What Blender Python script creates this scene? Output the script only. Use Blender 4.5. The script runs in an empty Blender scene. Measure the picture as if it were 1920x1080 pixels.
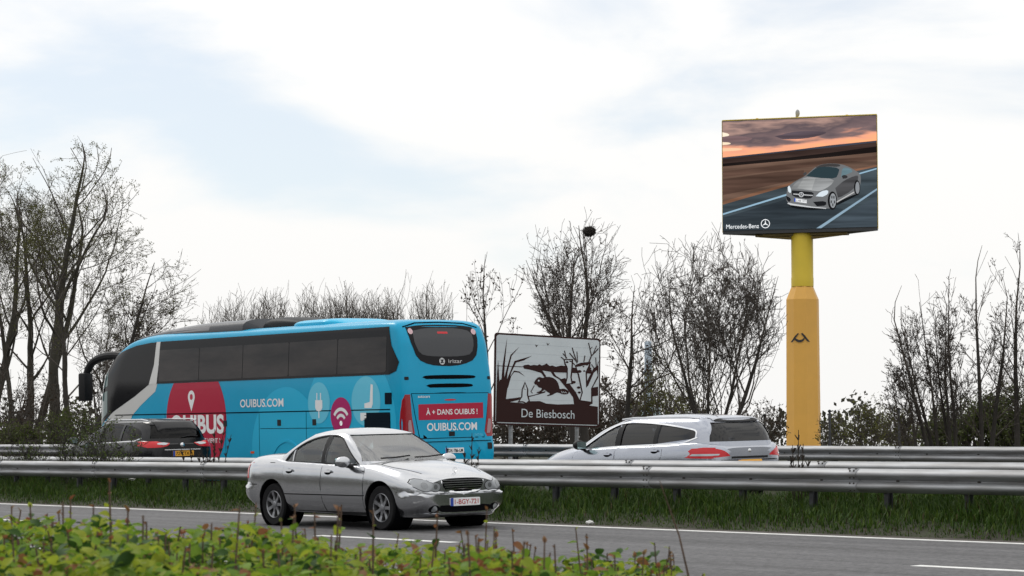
import bpy, bmesh, math, random
import numpy as np
from mathutils import Vector, Matrix
from mathutils.bvhtree import BVHTree

# ------------------------------------------------------------------ camera
# world: X = along the motorway (traffic on the near carriageway drives +X), Y = across it, Z = up
sc = bpy.context.scene
col = sc.collection
FPX, YH, CAMZ = 4500.0, 839.0, 1.10
A0 = math.atan2(3640, FPX)
PITCH = math.atan2(YH - 540, FPX)
Fh = Vector((-math.cos(A0), math.sin(A0), 0)); Rt = Vector((math.sin(A0), math.cos(A0), 0)); Zu = Vector((0, 0, 1))
Fw = Fh * math.cos(PITCH) + Zu * math.sin(PITCH)
Up = Zu * math.cos(PITCH) - Fh * math.sin(PITCH)
cam = bpy.data.objects.new('camera', bpy.data.cameras.new('camera'))
col.objects.link(cam)
m = Matrix((Rt, Up, -Fw)).transposed().to_4x4(); m.translation = (0, 0, CAMZ)
cam.matrix_world = m
cam.data.sensor_width = 36; cam.data.lens = FPX / 1920 * 36
cam.data.clip_start = 0.1; cam.data.clip_end = 6000
cam.data.dof.use_dof = True; cam.data.dof.focus_distance = 38; cam.data.dof.aperture_fstop = 14
sc.camera = cam

# ------------------------------------------------------------------ sky, sun, exposure
SUN_EL, SUN_AZ = math.radians(46), math.atan2(Fh.y, Fh.x) + math.radians(38)
w = bpy.data.worlds.new('World'); sc.world = w; w.use_nodes = True
nt = w.node_tree; N = nt.nodes; L = nt.links; N.clear()
out = N.new('ShaderNodeOutputWorld')
sky = N.new('ShaderNodeTexSky'); sky.sky_type = 'NISHITA'; sky.sun_disc = False
sky.sun_elevation = SUN_EL; sky.sun_rotation = math.pi / 2 - SUN_AZ
sky.dust_density = 0.2; sky.air_density = 1.0; sky.ozone_density = 3.0
bgs = N.new('ShaderNodeBackground'); bgs.inputs[1].default_value = 0.085
L.new(sky.outputs[0], bgs.inputs[0])
tc = N.new('ShaderNodeTexCoord')
sep = N.new('ShaderNodeSeparateXYZ'); L.new(tc.outputs['Generated'], sep.inputs[0])
zp = N.new('ShaderNodeMath'); zp.operation = 'MAXIMUM'; zp.inputs[1].default_value = 0.0; L.new(sep.outputs[2], zp.inputs[0])
mp = N.new('ShaderNodeMapping'); mp.inputs['Scale'].default_value = (1, 1, 2.6); mp.inputs['Location'].default_value = (7.7, 3.3, 0.2)
L.new(tc.outputs['Generated'], mp.inputs[0])
n1 = N.new('ShaderNodeTexNoise'); n1.inputs['Scale'].default_value = 5.2; n1.inputs['Detail'].default_value = 7; n1.inputs['Roughness'].default_value = 0.52
n1.inputs['Distortion'].default_value = 0.35
L.new(mp.outputs[0], n1.inputs['Vector'])
rmp = N.new('ShaderNodeValToRGB'); rmp.color_ramp.interpolation = 'EASE'
rmp.color_ramp.elements[0].position = 0.34; rmp.color_ramp.elements[0].color = (0.58, 0.58, 0.58, 1)
rmp.color_ramp.elements[1].position = 0.53; rmp.color_ramp.elements[1].color = (1, 1, 1, 1)
L.new(n1.outputs['Fac'], rmp.inputs[0])
# thin haze closes every gap towards the horizon
hz = N.new('ShaderNodeMapRange'); hz.inputs['From Min'].default_value = 0.06; hz.inputs['From Max'].default_value = 0.15
hz.inputs['To Min'].default_value = 1.0; hz.inputs['To Max'].default_value = 0.0
L.new(zp.outputs[0], hz.inputs['Value'])
mx = N.new('ShaderNodeMath'); mx.operation = 'MAXIMUM'; L.new(rmp.outputs[0], mx.inputs[0]); L.new(hz.outputs[0], mx.inputs[1])
# overcast sky grows brighter towards the zenith (CIE overcast sky)
cg = N.new('ShaderNodeMath'); cg.operation = 'MULTIPLY_ADD'; cg.inputs[1].default_value = 0.45; cg.inputs[2].default_value = 0.77
L.new(zp.outputs[0], cg.inputs[0])
bgc = N.new('ShaderNodeBackground'); bgc.inputs[0].default_value = (1.0, 0.992, 0.975, 1)
L.new(cg.outputs[0], bgc.inputs[1])
mix = N.new('ShaderNodeMixShader'); L.new(mx.outputs[0], mix.inputs[0]); L.new(bgs.outputs[0], mix.inputs[1]); L.new(bgc.outputs[0], mix.inputs[2])
L.new(mix.outputs[0], out.inputs[0])
sun = bpy.data.objects.new('sun', bpy.data.lights.new('sun', 'SUN')); col.objects.link(sun)
sun.data.energy = 0.7; sun.data.angle = math.radians(16); sun.data.color = (1, 0.96, 0.9)
sd = Vector((math.cos(SUN_EL) * math.cos(SUN_AZ), math.cos(SUN_EL) * math.sin(SUN_AZ), math.sin(SUN_EL)))
sun.rotation_euler = sd.to_track_quat('Z', 'Y').to_euler()
sun.location = sd * 60
vs = sc.view_settings; vs.view_transform = 'Standard'; vs.look = 'None'; vs.gamma = 1; vs.exposure = 0.3; vs.use_curve_mapping = False

# ------------------------------------------------------------------ pixel helpers (direction only; the distance is given)
def ray(px, py): return Fw + Rt * ((px - 960) / FPX) - Up * ((py - 540) / FPX)
def on_depth(px, D, py=YH):
    d = ray(px, py); k = D / d.dot(Fh); p = d * k
    return Vector((p.x, p.y, p.z + CAMZ))
def on_s(px, py, s):
    d = ray(px, py); k = s / d.y
    return Vector((d.x * k, s, d.z * k + CAMZ))

# ------------------------------------------------------------------ materials
MATS = {}
def mat(name, c, rough=0.6, metal=0.0, var=0.0, vscale=4.0, bump=0.0, bscale=40.0, coat=0.0, emit=None, spec=0.5, trans=0.0, c2=None, detail=5.0, stretch=None, sheen=0.0):
    if name in MATS: return MATS[name]
    mt = bpy.data.materials.new(name); mt.use_nodes = True; MATS[name] = mt
    n = mt.node_tree.nodes; l = mt.node_tree.links; b = n['Principled BSDF']
    b.inputs['Base Color'].default_value = (*c, 1); b.inputs['Roughness'].default_value = rough; b.inputs['Metallic'].default_value = metal
    b.inputs['Specular IOR Level'].default_value = spec
    if coat: b.inputs['Coat Weight'].default_value = coat; b.inputs['Coat Roughness'].default_value = 0.10
    if trans: b.inputs['Transmission Weight'].default_value = trans
    if emit is not None:
        b.inputs['Emission Color'].default_value = (*c, 1); b.inputs['Emission Strength'].default_value = emit
    if var or c2 or bump:
        t = n.new('ShaderNodeTexCoord'); mpn = n.new('ShaderNodeMapping'); l.new(t.outputs['Object'], mpn.inputs[0])
        if stretch: mpn.inputs['Scale'].default_value = stretch
    if var or c2:
        z = n.new('ShaderNodeTexNoise'); z.inputs['Scale'].default_value = vscale; z.inputs['Detail'].default_value = detail; z.inputs['Roughness'].default_value = 0.6
        l.new(mpn.outputs[0], z.inputs['Vector'])
        r = n.new('ShaderNodeValToRGB'); e = r.color_ramp.elements
        e[0].position = 0.3; e[1].position = 0.7
        a = c2 if c2 else tuple(max(0, x * (1 - var)) for x in c); bb = c if c2 else tuple(min(1, x * (1 + var)) for x in c)
        e[0].color = (*a, 1); e[1].color = (*bb, 1)
        l.new(z.outputs['Fac'], r.inputs[0]); l.new(r.outputs[0], b.inputs['Base Color'])
        if var and rough > 0.15 and not c2:
            q = n.new('ShaderNodeMapRange'); q.inputs['To Min'].default_value = max(0.02, rough * 0.8); q.inputs['To Max'].default_value = min(1, rough * 1.2)
            l.new(z.outputs['Fac'], q.inputs['Value']); l.new(q.outputs[0], b.inputs['Roughness'])
    if bump:
        z2 = n.new('ShaderNodeTexNoise'); z2.inputs['Scale'].default_value = bscale; z2.inputs['Detail'].default_value = 4
        l.new(mpn.outputs[0], z2.inputs['Vector'])
        bp = n.new('ShaderNodeBump'); bp.inputs['Strength'].default_value = bump; bp.inputs['Distance'].default_value = 0.02
        l.new(z2.outputs['Fac'], bp.inputs['Height']); l.new(bp.outputs[0], b.inputs['Normal'])
    return mt
def glass(name, tint, ior=1.5, rough=0.02, opaque=None):
    """thin pane: tinted see-through mixed with a mirror reflection by Fresnel; opaque gives a body tint share"""
    if name in MATS: return MATS[name]
    mt = bpy.data.materials.new(name); mt.use_nodes = True; MATS[name] = mt
    n = mt.node_tree.nodes; l = mt.node_tree.links; n.clear()
    o = n.new('ShaderNodeOutputMaterial'); t = n.new('ShaderNodeBsdfTransparent'); t.inputs[0].default_value = (*tint, 1)
    g = n.new('ShaderNodeBsdfGlossy'); g.inputs['Roughness'].default_value = rough
    fr = n.new('ShaderNodeFresnel'); fr.inputs[0].default_value = ior
    mxs = n.new('ShaderNodeMixShader'); l.new(fr.outputs[0], mxs.inputs[0]); l.new(t.outputs[0], mxs.inputs[1]); l.new(g.outputs[0], mxs.inputs[2])
    l.new(mxs.outputs[0], o.inputs[0])
    return mt
def leafmat(name, c, c2, trans=0.5):
    if name in MATS: return MATS[name]
    mt = bpy.data.materials.new(name); mt.use_nodes = True; MATS[name] = mt
    n = mt.node_tree.nodes; l = mt.node_tree.links; b = n['Principled BSDF']; o = n['Material Output']
    t = n.new('ShaderNodeTexCoord'); z = n.new('ShaderNodeTexNoise'); z.inputs['Scale'].default_value = 9; z.inputs['Detail'].default_value = 3
    oi = n.new('ShaderNodeObjectInfo'); ad = n.new('ShaderNodeVectorMath'); ad.operation = 'ADD'
    l.new(t.outputs['Object'], ad.inputs[0]); l.new(oi.outputs['Location'], ad.inputs[1]); l.new(ad.outputs[0], z.inputs['Vector'])
    r = n.new('ShaderNodeValToRGB'); e = r.color_ramp.elements; e[0].position = 0.35; e[1].position = 0.65; e[0].color = (*c2, 1); e[1].color = (*c, 1)
    l.new(z.outputs['Fac'], r.inputs[0]); l.new(r.outputs[0], b.inputs['Base Color']); b.inputs['Roughness'].default_value = 0.6; b.inputs['Specular IOR Level'].default_value = 0.2
    tr = n.new('ShaderNodeBsdfTranslucent'); l.new(r.outputs[0], tr.inputs[0])
    mxs = n.new('ShaderNodeMixShader'); mxs.inputs[0].default_value = trans
    l.new(b.outputs[0], mxs.inputs[1]); l.new(tr.outputs[0], mxs.inputs[2]); l.new(mxs.outputs[0], o.inputs[0])
    return mt

# ------------------------------------------------------------------ mesh helpers
def mesh(name, V, Fc, mt=None, smooth=False):
    me = bpy.data.meshes.new(name); me.from_pydata([tuple(v) for v in V], [], [tuple(f) for f in Fc]); me.update()
    if mt: me.materials.append(mt)
    if smooth: me.polygons.foreach_set('use_smooth', [True] * len(me.polygons))
    return me
def npmesh(name, V, Q, mt=None, smooth=False):
    """V (n,3) array, Q (m,k) array of k-gons"""
    me = bpy.data.meshes.new(name); V = np.asarray(V, np.float32); Q = np.asarray(Q, np.int32); k = Q.shape[1]
    me.vertices.add(len(V)); me.vertices.foreach_set('co', V.ravel())
    me.loops.add(Q.size); me.loops.foreach_set('vertex_index', Q.ravel())
    me.polygons.add(len(Q)); me.polygons.foreach_set('loop_start', np.arange(0, Q.size, k, dtype=np.int32))
    me.update(calc_edges=True)
    if smooth: me.polygons.foreach_set('use_smooth', [True] * len(Q))
    if mt: me.materials.append(mt)
    return me
def ob(name, me, parent=None, loc=None, rot=None):
    o = bpy.data.objects.new(name, me); col.objects.link(o)
    if parent: o.parent = parent
    if loc is not None: o.location = loc
    if rot is not None: o.rotation_euler = rot
    return o
def tag(o, label=None, cat=None, group=None, kind=None):
    if label: o['label'] = label
    if cat: o['category'] = cat
    if group: o['group'] = group
    if kind: o['kind'] = kind
    return o
def thing(name, label, cat, loc=(0, 0, 0), rot=(0, 0, 0), group=None):
    o = ob(name, None, None, loc, rot); o.empty_display_size = 0.2
    return tag(o, label, cat, group)
class MB:
    """collects simple shapes for ONE mesh object"""
    def __init__(s): s.v = []; s.f = []
    def add(s, V, Fc):
        o = len(s.v); s.v += [tuple(v) for v in V]; s.f += [tuple(i + o for i in f) for f in Fc]; return s
    def box(s, a, b, M=None):
        x0, y0, z0 = a; x1, y1, z1 = b
        V = [(x0, y0, z0), (x1, y0, z0), (x1, y1, z0), (x0, y1, z0), (x0, y0, z1), (x1, y0, z1), (x1, y1, z1), (x0, y1, z1)]
        if M: V = [M @ Vector(v) for v in V]
        return s.add(V, [(0, 3, 2, 1), (4, 5, 6, 7), (0, 1, 5, 4), (1, 2, 6, 5), (2, 3, 7, 6), (3, 0, 4, 7)])
    def tube(s, pts, rs, k=8, caps=True):
        pts = [Vector(p) for p in pts]; rings = []
        if not hasattr(rs, '__len__'): rs = [rs] * len(pts)
        ref = None; V = []
        for i, p in enumerate(pts):
            d = (pts[min(i + 1, len(pts) - 1)] - pts[max(i - 1, 0)]).normalized()
            if ref is None: ref = d.orthogonal().normalized()
            ref = (ref - d * ref.dot(d)).normalized(); bi = d.cross(ref)
            V += [p + (ref * math.cos(2 * math.pi * j / k) + bi * math.sin(2 * math.pi * j / k)) * rs[i] for j in range(k)]
        Fc = [(i * k + j, i * k + (j + 1) % k, (i + 1) * k + (j + 1) % k, (i + 1) * k + j) for i in range(len(pts) - 1) for j in range(k)]
        if caps: Fc += [tuple(range(k))[::-1], tuple((len(pts) - 1) * k + j for j in range(k))]
        return s.add(V, Fc)
    def lathe(s, prof, k=32, axis='y', c=(0, 0, 0), close=False):
        V = []
        for r, h in prof:
            for j in range(k):
                a = 2 * math.pi * j / k; p = (r * math.cos(a), r * math.sin(a), h)
                if axis == 'y': p = (p[0], p[2], p[1])
                V.append((p[0] + c[0], p[1] + c[1], p[2] + c[2]))
        n = len(prof)
        Fc = [(i * k + j, i * k + (j + 1) % k, (i + 1) * k + (j + 1) % k, (i + 1) * k + j) for i in range(n - 1) for j in range(k)]
        if close: Fc += [((n - 1) * k + j, (n - 1) * k + (j + 1) % k, (j + 1) % k, j) for j in range(k)]
        return s.add(V, Fc)
    def ell(s, c, r, k=12, n=8):
        V = [(c[0], c[1], c[2] - r[2])]
        for i in range(1, n):
            t = math.pi * i / n
            V += [(c[0] + r[0] * math.sin(t) * math.cos(2 * math.pi * j / k), c[1] + r[1] * math.sin(t) * math.sin(2 * math.pi * j / k), c[2] - r[2] * math.cos(t)) for j in range(k)]
        V.append((c[0], c[1], c[2] + r[2]))
        Fc = [(0, 1 + (j + 1) % k, 1 + j) for j in range(k)]
        for i in range(n - 2): Fc += [(1 + i * k + j, 1 + i * k + (j + 1) % k, 1 + (i + 1) * k + (j + 1) % k, 1 + (i + 1) * k + j) for j in range(k)]
        e = len(V) - 1; b0 = 1 + (n - 2) * k
        Fc += [(e, b0 + j, b0 + (j + 1) % k) for j in range(k)]
        return s.add(V, Fc)
    def build(s, name, mt, parent=None, smooth=False, loc=None, rot=None, bevel=0):
        me = mesh(name, s.v, s.f, mt, smooth)
        bm = bmesh.new(); bm.from_mesh(me)
        if bevel: bmesh.ops.bevel(bm, geom=bm.edges[:], offset=bevel, segments=2, affect='EDGES', profile=0.6)
        bmesh.ops.recalc_face_normals(bm, faces=bm.faces[:]); bm.to_mesh(me); bm.free()
        if smooth: autosmooth(me)
        return ob(name, me, parent, loc, rot)
def autosmooth(me, ang=35):
    me.polygons.foreach_set('use_smooth', [True] * len(me.polygons))
    bm = bmesh.new(); bm.from_mesh(me); a = math.radians(ang)
    for e in bm.edges: e.smooth = not (len(e.link_faces) == 2 and e.calc_face_angle(0) > a)
    bm.to_mesh(me); bm.free()
def pchip(xs, ys, x):
    xs = np.array(xs, float); ys = np.array(ys, float); h = np.diff(xs); d = np.diff(ys) / h; n = len(xs); mm = np.zeros(n)
    for i in range(1, n - 1):
        if d[i - 1] * d[i] > 0:
            w1 = 2 * h[i] + h[i - 1]; w2 = h[i] + 2 * h[i - 1]; mm[i] = (w1 + w2) / (w1 / d[i - 1] + w2 / d[i])
    mm[0] = d[0]; mm[-1] = d[-1]
    i = np.clip(np.searchsorted(xs, x) - 1, 0, n - 2); t = (np.asarray(x) - xs[i]) / h[i]
    return (2*t**3-3*t**2+1)*ys[i] + (t**3-2*t**2+t)*h[i]*mm[i] + (-2*t**3+3*t**2)*ys[i+1] + (t**3-t**2)*h[i]*mm[i+1]
def chaikin(P, it=2, closed=False):
    P = [Vector(p) for p in P]
    for _ in range(it):
        Q = [] if closed else [P[0]]
        n = len(P)
        for i in range(n if closed else n - 1):
            a, b = P[i], P[(i + 1) % n]; Q += [a * .75 + b * .25, a * .25 + b * .75]
        if not closed: Q.append(P[-1])
        P = Q
    return P
def loft(loops, cap=True):
    n = len(loops[0]); V = [p for lp in loops for p in lp]
    Fc = [(i * n + j, i * n + (j + 1) % n, (i + 1) * n + (j + 1) % n, (i + 1) * n + j) for i in range(len(loops) - 1) for j in range(n)]
    if cap: Fc += [tuple(range(n))[::-1], tuple((len(loops) - 1) * n + j for j in range(n))]
    return V, Fc
def endcaps(lp, ks=(.8, .55, .3, .06)):
    """rings that close a lofted end as a finely divided face"""
    c = sum((p for p in lp), Vector()) / len(lp); o = []
    for k in ks: o.append([Vector((p.x, c.y + (p.y - c.y) * k, c.z + (p.z - c.z) * k)) for p in lp])
    return o
def fixnormals(me):
    bm = bmesh.new(); bm.from_mesh(me); bmesh.ops.recalc_face_normals(bm, faces=bm.faces[:]); bm.to_mesh(me); bm.free(); return me
def boolean(me, cutters, op='DIFFERENCE'):
    """cut closed cutter meshes out of a closed mesh"""
    a = bpy.data.objects.new('tmp', me); col.objects.link(a); tmp = [a]
    for c in cutters:
        b = bpy.data.objects.new('tmpc', c); col.objects.link(b); tmp.append(b)
        md = a.modifiers.new('b', 'BOOLEAN'); md.operation = op; md.solver = 'EXACT'; md.object = b
    dg = bpy.context.evaluated_depsgraph_get(); dg.update()
    r = bpy.data.meshes.new_from_object(a.evaluated_get(dg))
    for o in tmp: bpy.data.objects.remove(o)
    return r
def prism(poly, axis, lo, hi):
    n = len(poly)
    def P(u, v, h): return (u, h, v) if axis == 'y' else ((h, u, v) if axis == 'x' else (u, v, h))
    V = [P(u, v, lo) for u, v in poly] + [P(u, v, hi) for u, v in poly]
    Fc = [tuple(range(n))[::-1], tuple(range(n, 2 * n))] + [(i, (i + 1) % n, n + (i + 1) % n, n + i) for i in range(n)]
    return fixnormals(mesh('cut', V, Fc))
AX = {'L': (Vector((0, -1, 0)), lambda u, v: Vector((u, 9, v))), 'R': (Vector((0, 1, 0)), lambda u, v: Vector((u, -9, v))),
      'F': (Vector((-1, 0, 0)), lambda u, v: Vector((19, u, v))), 'B': (Vector((1, 0, 0)), lambda u, v: Vector((-19, u, v))),
      'T': (Vector((0, 0, -1)), lambda u, v: Vector((u, v, 9)))}
def press(bm, bvh, ax, off):
    d, o = AX[ax]; drop = []
    for v in bm.verts:
        p = o(v.co.x, v.co.y); hit, nn, _, _ = bvh.ray_cast(p, d)
        if hit is None: drop.append(v); continue
        if nn.dot(d) > 0: nn = -nn
        v.co = hit - d * off * 0.4 + nn * off * 0.6
    if drop: bmesh.ops.delete(bm, geom=drop, context='VERTS')
def patch(name, bvh, ax, poly, off, mt, parent, res=0.08, skirt=0.0, smooth=True):
    """a panel of outline poly (2D, seen along axis ax) lying on a body surface, off metres proud of it"""
    bm = bmesh.new(); vs_ = [bm.verts.new((u, v, 0)) for u, v in poly]; bm.faces.new(vs_)
    us = [p[0] for p in poly]; vv = [p[1] for p in poly]
    for k, (lo, hi) in enumerate(((min(us), max(us)), (min(vv), max(vv)))):
        n = int((hi - lo) / (res[k] if isinstance(res, tuple) else res))
        for i in range(1, n + 1):
            c = lo + (hi - lo) * i / (n + 1); co = [0, 0, 0]; co[k] = c; no = [0, 0, 0]; no[k] = 1
            bmesh.ops.bisect_plane(bm, geom=bm.verts[:] + bm.edges[:] + bm.faces[:], plane_co=co, plane_no=no)
    press(bm, bvh, ax, off)
    bmesh.ops.triangulate(bm, faces=[f for f in bm.faces if len(f.verts) > 4])
    bmesh.ops.recalc_face_normals(bm, faces=bm.faces[:])
    if bm.faces:
        s = sum((f.normal for f in bm.faces), Vector())
        if s.dot(AX[ax][0]) > 0: bmesh.ops.reverse_faces(bm, faces=bm.faces[:])
    if skirt:
        d = AX[ax][0]; be = [e for e in bm.edges if len(e.link_faces) == 1]
        for e in be:
            a, b = e.verts; q = [bm.verts.new(a.co), bm.verts.new(b.co), bm.verts.new(b.co + d * skirt), bm.verts.new(a.co + d * skirt)]
            bm.faces.new(q)
    me = bpy.data.meshes.new(name); bm.to_mesh(me); bm.free(); me.materials.append(mt)
    if smooth: me.polygons.foreach_set('use_smooth', [True] * len(me.polygons))
    return ob(name, me, parent)
def line(pts, wd):
    """2D polyline -> outline polygon of width wd"""
    P = [Vector((p[0], p[1])) for p in pts]; Lf, Rg = [], []
    for i, p in enumerate(P):
        d = (P[min(i + 1, len(P) - 1)] - P[max(i - 1, 0)]).normalized(); nn = Vector((-d.y, d.x)) * wd / 2
        Lf.append(p + nn); Rg.append(p - nn)
    return [tuple(p) for p in Lf + Rg[::-1]]
def circ(c, r, k=40, ry=None): return [(c[0] + r * math.cos(2 * math.pi * i / k), c[1] + (ry or r) * math.sin(2 * math.pi * i / k)) for i in range(k)]
def rrect(x0, y0, x1, y1, r, k=5):
    P = []
    for cx, cy, a in ((x1 - r, y1 - r, 0), (x0 + r, y1 - r, 90), (x0 + r, y0 + r, 180), (x1 - r, y0 + r, 270)):
        P += [(cx + r * math.cos(math.radians(a + 90 * i / k)), cy + r * math.sin(math.radians(a + 90 * i / k))) for i in range(k + 1)]
    return P
def outset(poly, d):
    P = [Vector((p[0], p[1])) for p in poly]; n = len(P); ar = sum(P[i].x * P[(i + 1) % n].y - P[(i + 1) % n].x * P[i].y for i in range(n)); sg = 1 if ar > 0 else -1
    o = []
    for i in range(n):
        e1 = (P[i] - P[i - 1]).normalized(); e2 = (P[(i + 1) % n] - P[i]).normalized()
        n1 = Vector((e1.y, -e1.x)); n2 = Vector((e2.y, -e2.x)); b = n1 + n2
        b = b / max(b.dot(n1), 0.35) if b.length > 1e-6 else n1
        o.append(tuple(P[i] + b * d * sg))
    return o
def clipz(poly, zmax):
    """clip polygon to v <= zmax"""
    o = []
    for i in range(len(poly)):
        a, b = poly[i - 1], poly[i]
        if (a[1] <= zmax) != (b[1] <= zmax):
            t = (zmax - a[1]) / (b[1] - a[1]); o.append((a[0] + (b[0] - a[0]) * t, zmax))
        if b[1] <= zmax: o.append(b)
    return o
def textmesh(s, size, bold=0.0, space=1.0):
    cu = bpy.data.curves.new('t', 'FONT'); cu.body = s; cu.size = size; cu.offset = bold; cu.align_x = 'CENTER'; cu.align_y = 'CENTER'; cu.space_character = space
    cu.resolution_u = 4
    o = bpy.data.objects.new('t', cu); col.objects.link(o); dg = bpy.context.evaluated_depsgraph_get(); dg.update()
    me = bpy.data.meshes.new_from_object(o.evaluated_get(dg)); bpy.data.objects.remove(o)
    return me
def lettering(name, s, bvh, ax, c, wd, ht, off, mt, parent, bold=0.02, flip=1, rot=0):
    """flat lettering pressed on a body; wd, ht = overall size"""
    me = textmesh(s, 1.0, bold); bm = bmesh.new(); bm.from_mesh(me)
    xs = [v.co.x for v in bm.verts]; ys = [v.co.y for v in bm.verts]
    cx, cy = (min(xs) + max(xs)) / 2, (min(ys) + max(ys)) / 2; sx = wd / (max(xs) - min(xs)); sy = ht / (max(ys) - min(ys))
    for v in bm.verts: v.co = (c[0] + flip * (v.co.x - cx) * sx, c[1] + (v.co.y - cy) * sy, 0)
    press(bm, bvh, ax, off); bm.to_mesh(me); bm.free(); me.materials.clear(); me.materials.append(mt)
    return ob(name, me, parent)

# ------------------------------------------------------------------ shared materials
M_RUB = mat('rubber', (0.014, 0.014, 0.015), 0.85, var=0.25, vscale=20, spec=.15)
M_BLK = mat('black_plastic', (0.014, 0.014, 0.015), 0.5, var=0.2, vscale=30, spec=.2)
M_GAP = mat('panel_gap', (0.004, 0.004, 0.005), 0.95, spec=.05)
M_RIM = mat('alloy_rim', (0.24, 0.245, 0.26), 0.4, 0.8, var=0.15, vscale=12)
M_CHR = mat('chrome_trim', (0.75, 0.76, 0.78), 0.12, 1.0)
M_INT = mat('cabin_fabric', (0.09, 0.095, 0.10), 0.9, var=0.2, vscale=40)
M_GLS = glass('clear_green_glass', (0.74, 0.87, 0.85), 1.85)
M_GLW = glass('laminated_windscreen', (0.72, 0.86, 0.87), 3.3)
M_GLD = glass('privacy_glass', (0.10, 0.10, 0.115), 1.6)
M_RED = mat('tail_lamp_red', (0.58, 0.008, 0.016), 0.2, coat=.4, spec=.3)
M_LGT = mat('lamp_clear', (0.40, 0.42, 0.44), 0.15, 0.5, coat=.8)
M_WHT = mat('white_print', (0.80, 0.81, 0.82), 0.45)
M_YPL = mat('yellow_plate', (0.75, 0.36, 0.02), 0.4)
M_EUB = mat('plate_blue', (0.02, 0.06, 0.35), 0.4)
M_ZINC = mat('galvanised_steel', (0.37, 0.385, 0.405), 0.5, 0.45, c2=(0.17, 0.165, 0.16), vscale=2.2, detail=9, bump=0.05, bscale=60, stretch=(0.4, 2, 4))
M_ZIND = mat('weathered_zinc', (0.075, 0.078, 0.085), 0.7, 0.3, c2=(0.04, 0.042, 0.045), vscale=6)
M_BOLT = mat('dark_bolt', (0.05, 0.045, 0.04), 0.7, 0.5)

# ================================================================== ground, carriageways, markings
def z_near(s): return -0.025 * (21.85 - s)
def z_far(s): return 0.22 - 0.025 * (s - 25.5)
PROF = [(-3000, -.6), (-20, -.6), (7, -.6), (9.5, -.44), (10.2, -.42), (22.0, -.07), (22.2, -.03), (22.45, .05), (22.9, .17), (23.6, .25), (24.6, .26), (25.1, .20), (25.4, .10), (35.9, -.15), (36.1, -.02), (36.6, .24), (40, .40), (70, .36), (3000, .36)]
def z_ground(s): return float(np.interp(s, [p[0] for p in PROF], [p[1] for p in PROF]))
gx = [-3000, -400, -120] + list(range(-90, 21, 5)) + [60, 300, 3000]
gy = sorted(set([p[0] for p in PROF] + [-200, 100, 200, 500]))
V = [(x, y, z_ground(y)) for x in gx for y in gy]; ny = len(gy)
M_GND = mat('verge_soil_and_turf', (0.030, 0.038, 0.014), 0.95, c2=(0.024, 0.019, 0.013), vscale=1.1, bump=0.6, bscale=9)
tag(ob('ground', mesh('ground', V, [(i * ny + j, (i + 1) * ny + j, (i + 1) * ny + j + 1, i * ny + j + 1) for i in range(len(gx) - 1) for j in range(ny - 1)], M_GND)), kind='structure')

def asphalt(name, base, s0):
    mt = bpy.data.materials.new(name); mt.use_nodes = True
    n = mt.node_tree.nodes; l = mt.node_tree.links; b = n['Principled BSDF']; b.inputs['Roughness'].default_value = 0.8
    t = n.new('ShaderNodeTexCoord')
    f1 = n.new('ShaderNodeTexNoise'); f1.inputs['Scale'].default_value = 13; f1.inputs['Detail'].default_value = 5; f1.inputs['Roughness'].default_value = .8
    l.new(t.outputs['Object'], f1.inputs['Vector'])
    mp_ = n.new('ShaderNodeMapping'); mp_.inputs['Scale'].default_value = (0.04, 1.7, 1); l.new(t.outputs['Object'], mp_.inputs[0])
    f2 = n.new('ShaderNodeTexNoise'); f2.inputs['Scale'].default_value = 1.6; f2.inputs['Detail'].default_value = 4; l.new(mp_.outputs[0], f2.inputs['Vector'])
    r1 = n.new('ShaderNodeMapRange'); r1.inputs['From Min'].default_value = .3; r1.inputs['From Max'].default_value = .7; r1.inputs['To Min'].default_value = .3; r1.inputs['To Max'].default_value = 1.75
    l.new(f1.outputs['Fac'], r1.inputs['Value'])
    r2 = n.new('ShaderNodeMapRange'); r2.inputs['From Min'].default_value = .3; r2.inputs['From Max'].default_value = .7; r2.inputs['To Min'].default_value = .68; r2.inputs['To Max'].default_value = 1.3
    l.new(f2.outputs['Fac'], r2.inputs['Value'])
    mu = n.new('ShaderNodeMath'); mu.operation = 'MULTIPLY'; l.new(r1.outputs[0], mu.inputs[0]); l.new(r2.outputs[0], mu.inputs[1])
    # dirt washed against the median side: dusty brown strip with a ragged edge
    sp = n.new('ShaderNodeSeparateXYZ'); l.new(t.outputs['Object'], sp.inputs[0])
    f3 = n.new('ShaderNodeTexNoise'); f3.inputs['Scale'].default_value = 3.0; f3.inputs['Detail'].default_value = 6; l.new(t.outputs['Object'], f3.inputs['Vector'])
    ad = n.new('ShaderNodeMath'); ad.operation = 'MULTIPLY_ADD'; ad.inputs[1].default_value = 0.3; l.new(f3.outputs['Fac'], ad.inputs[0]); l.new(sp.outputs[1], ad.inputs[2])
    d = n.new('ShaderNodeMapRange'); d.inputs['From Min'].default_value = s0; d.inputs['From Max'].default_value = s0 + 0.12; l.new(ad.outputs[0], d.inputs['Value'])
    vm = n.new('ShaderNodeVectorMath'); vm.operation = 'SCALE'; vm.inputs[0].default_value = base; l.new(mu.outputs[0], vm.inputs['Scale'])
    mxc = n.new('ShaderNodeMixRGB'); mxc.inputs[2].default_value = (0.045, 0.036, 0.028, 1); l.new(d.outputs[0], mxc.inputs[0]); l.new(vm.outputs[0], mxc.inputs[1])
    l.new(mxc.outputs[0], b.inputs['Base Color'])
    bp = n.new('ShaderNodeBump'); bp.inputs['Strength'].default_value = .5; bp.inputs['Distance'].default_value = .01; l.new(f1.outputs['Fac'], bp.inputs['Height']); l.new(bp.outputs[0], b.inputs['Normal'])
    return mt
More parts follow.
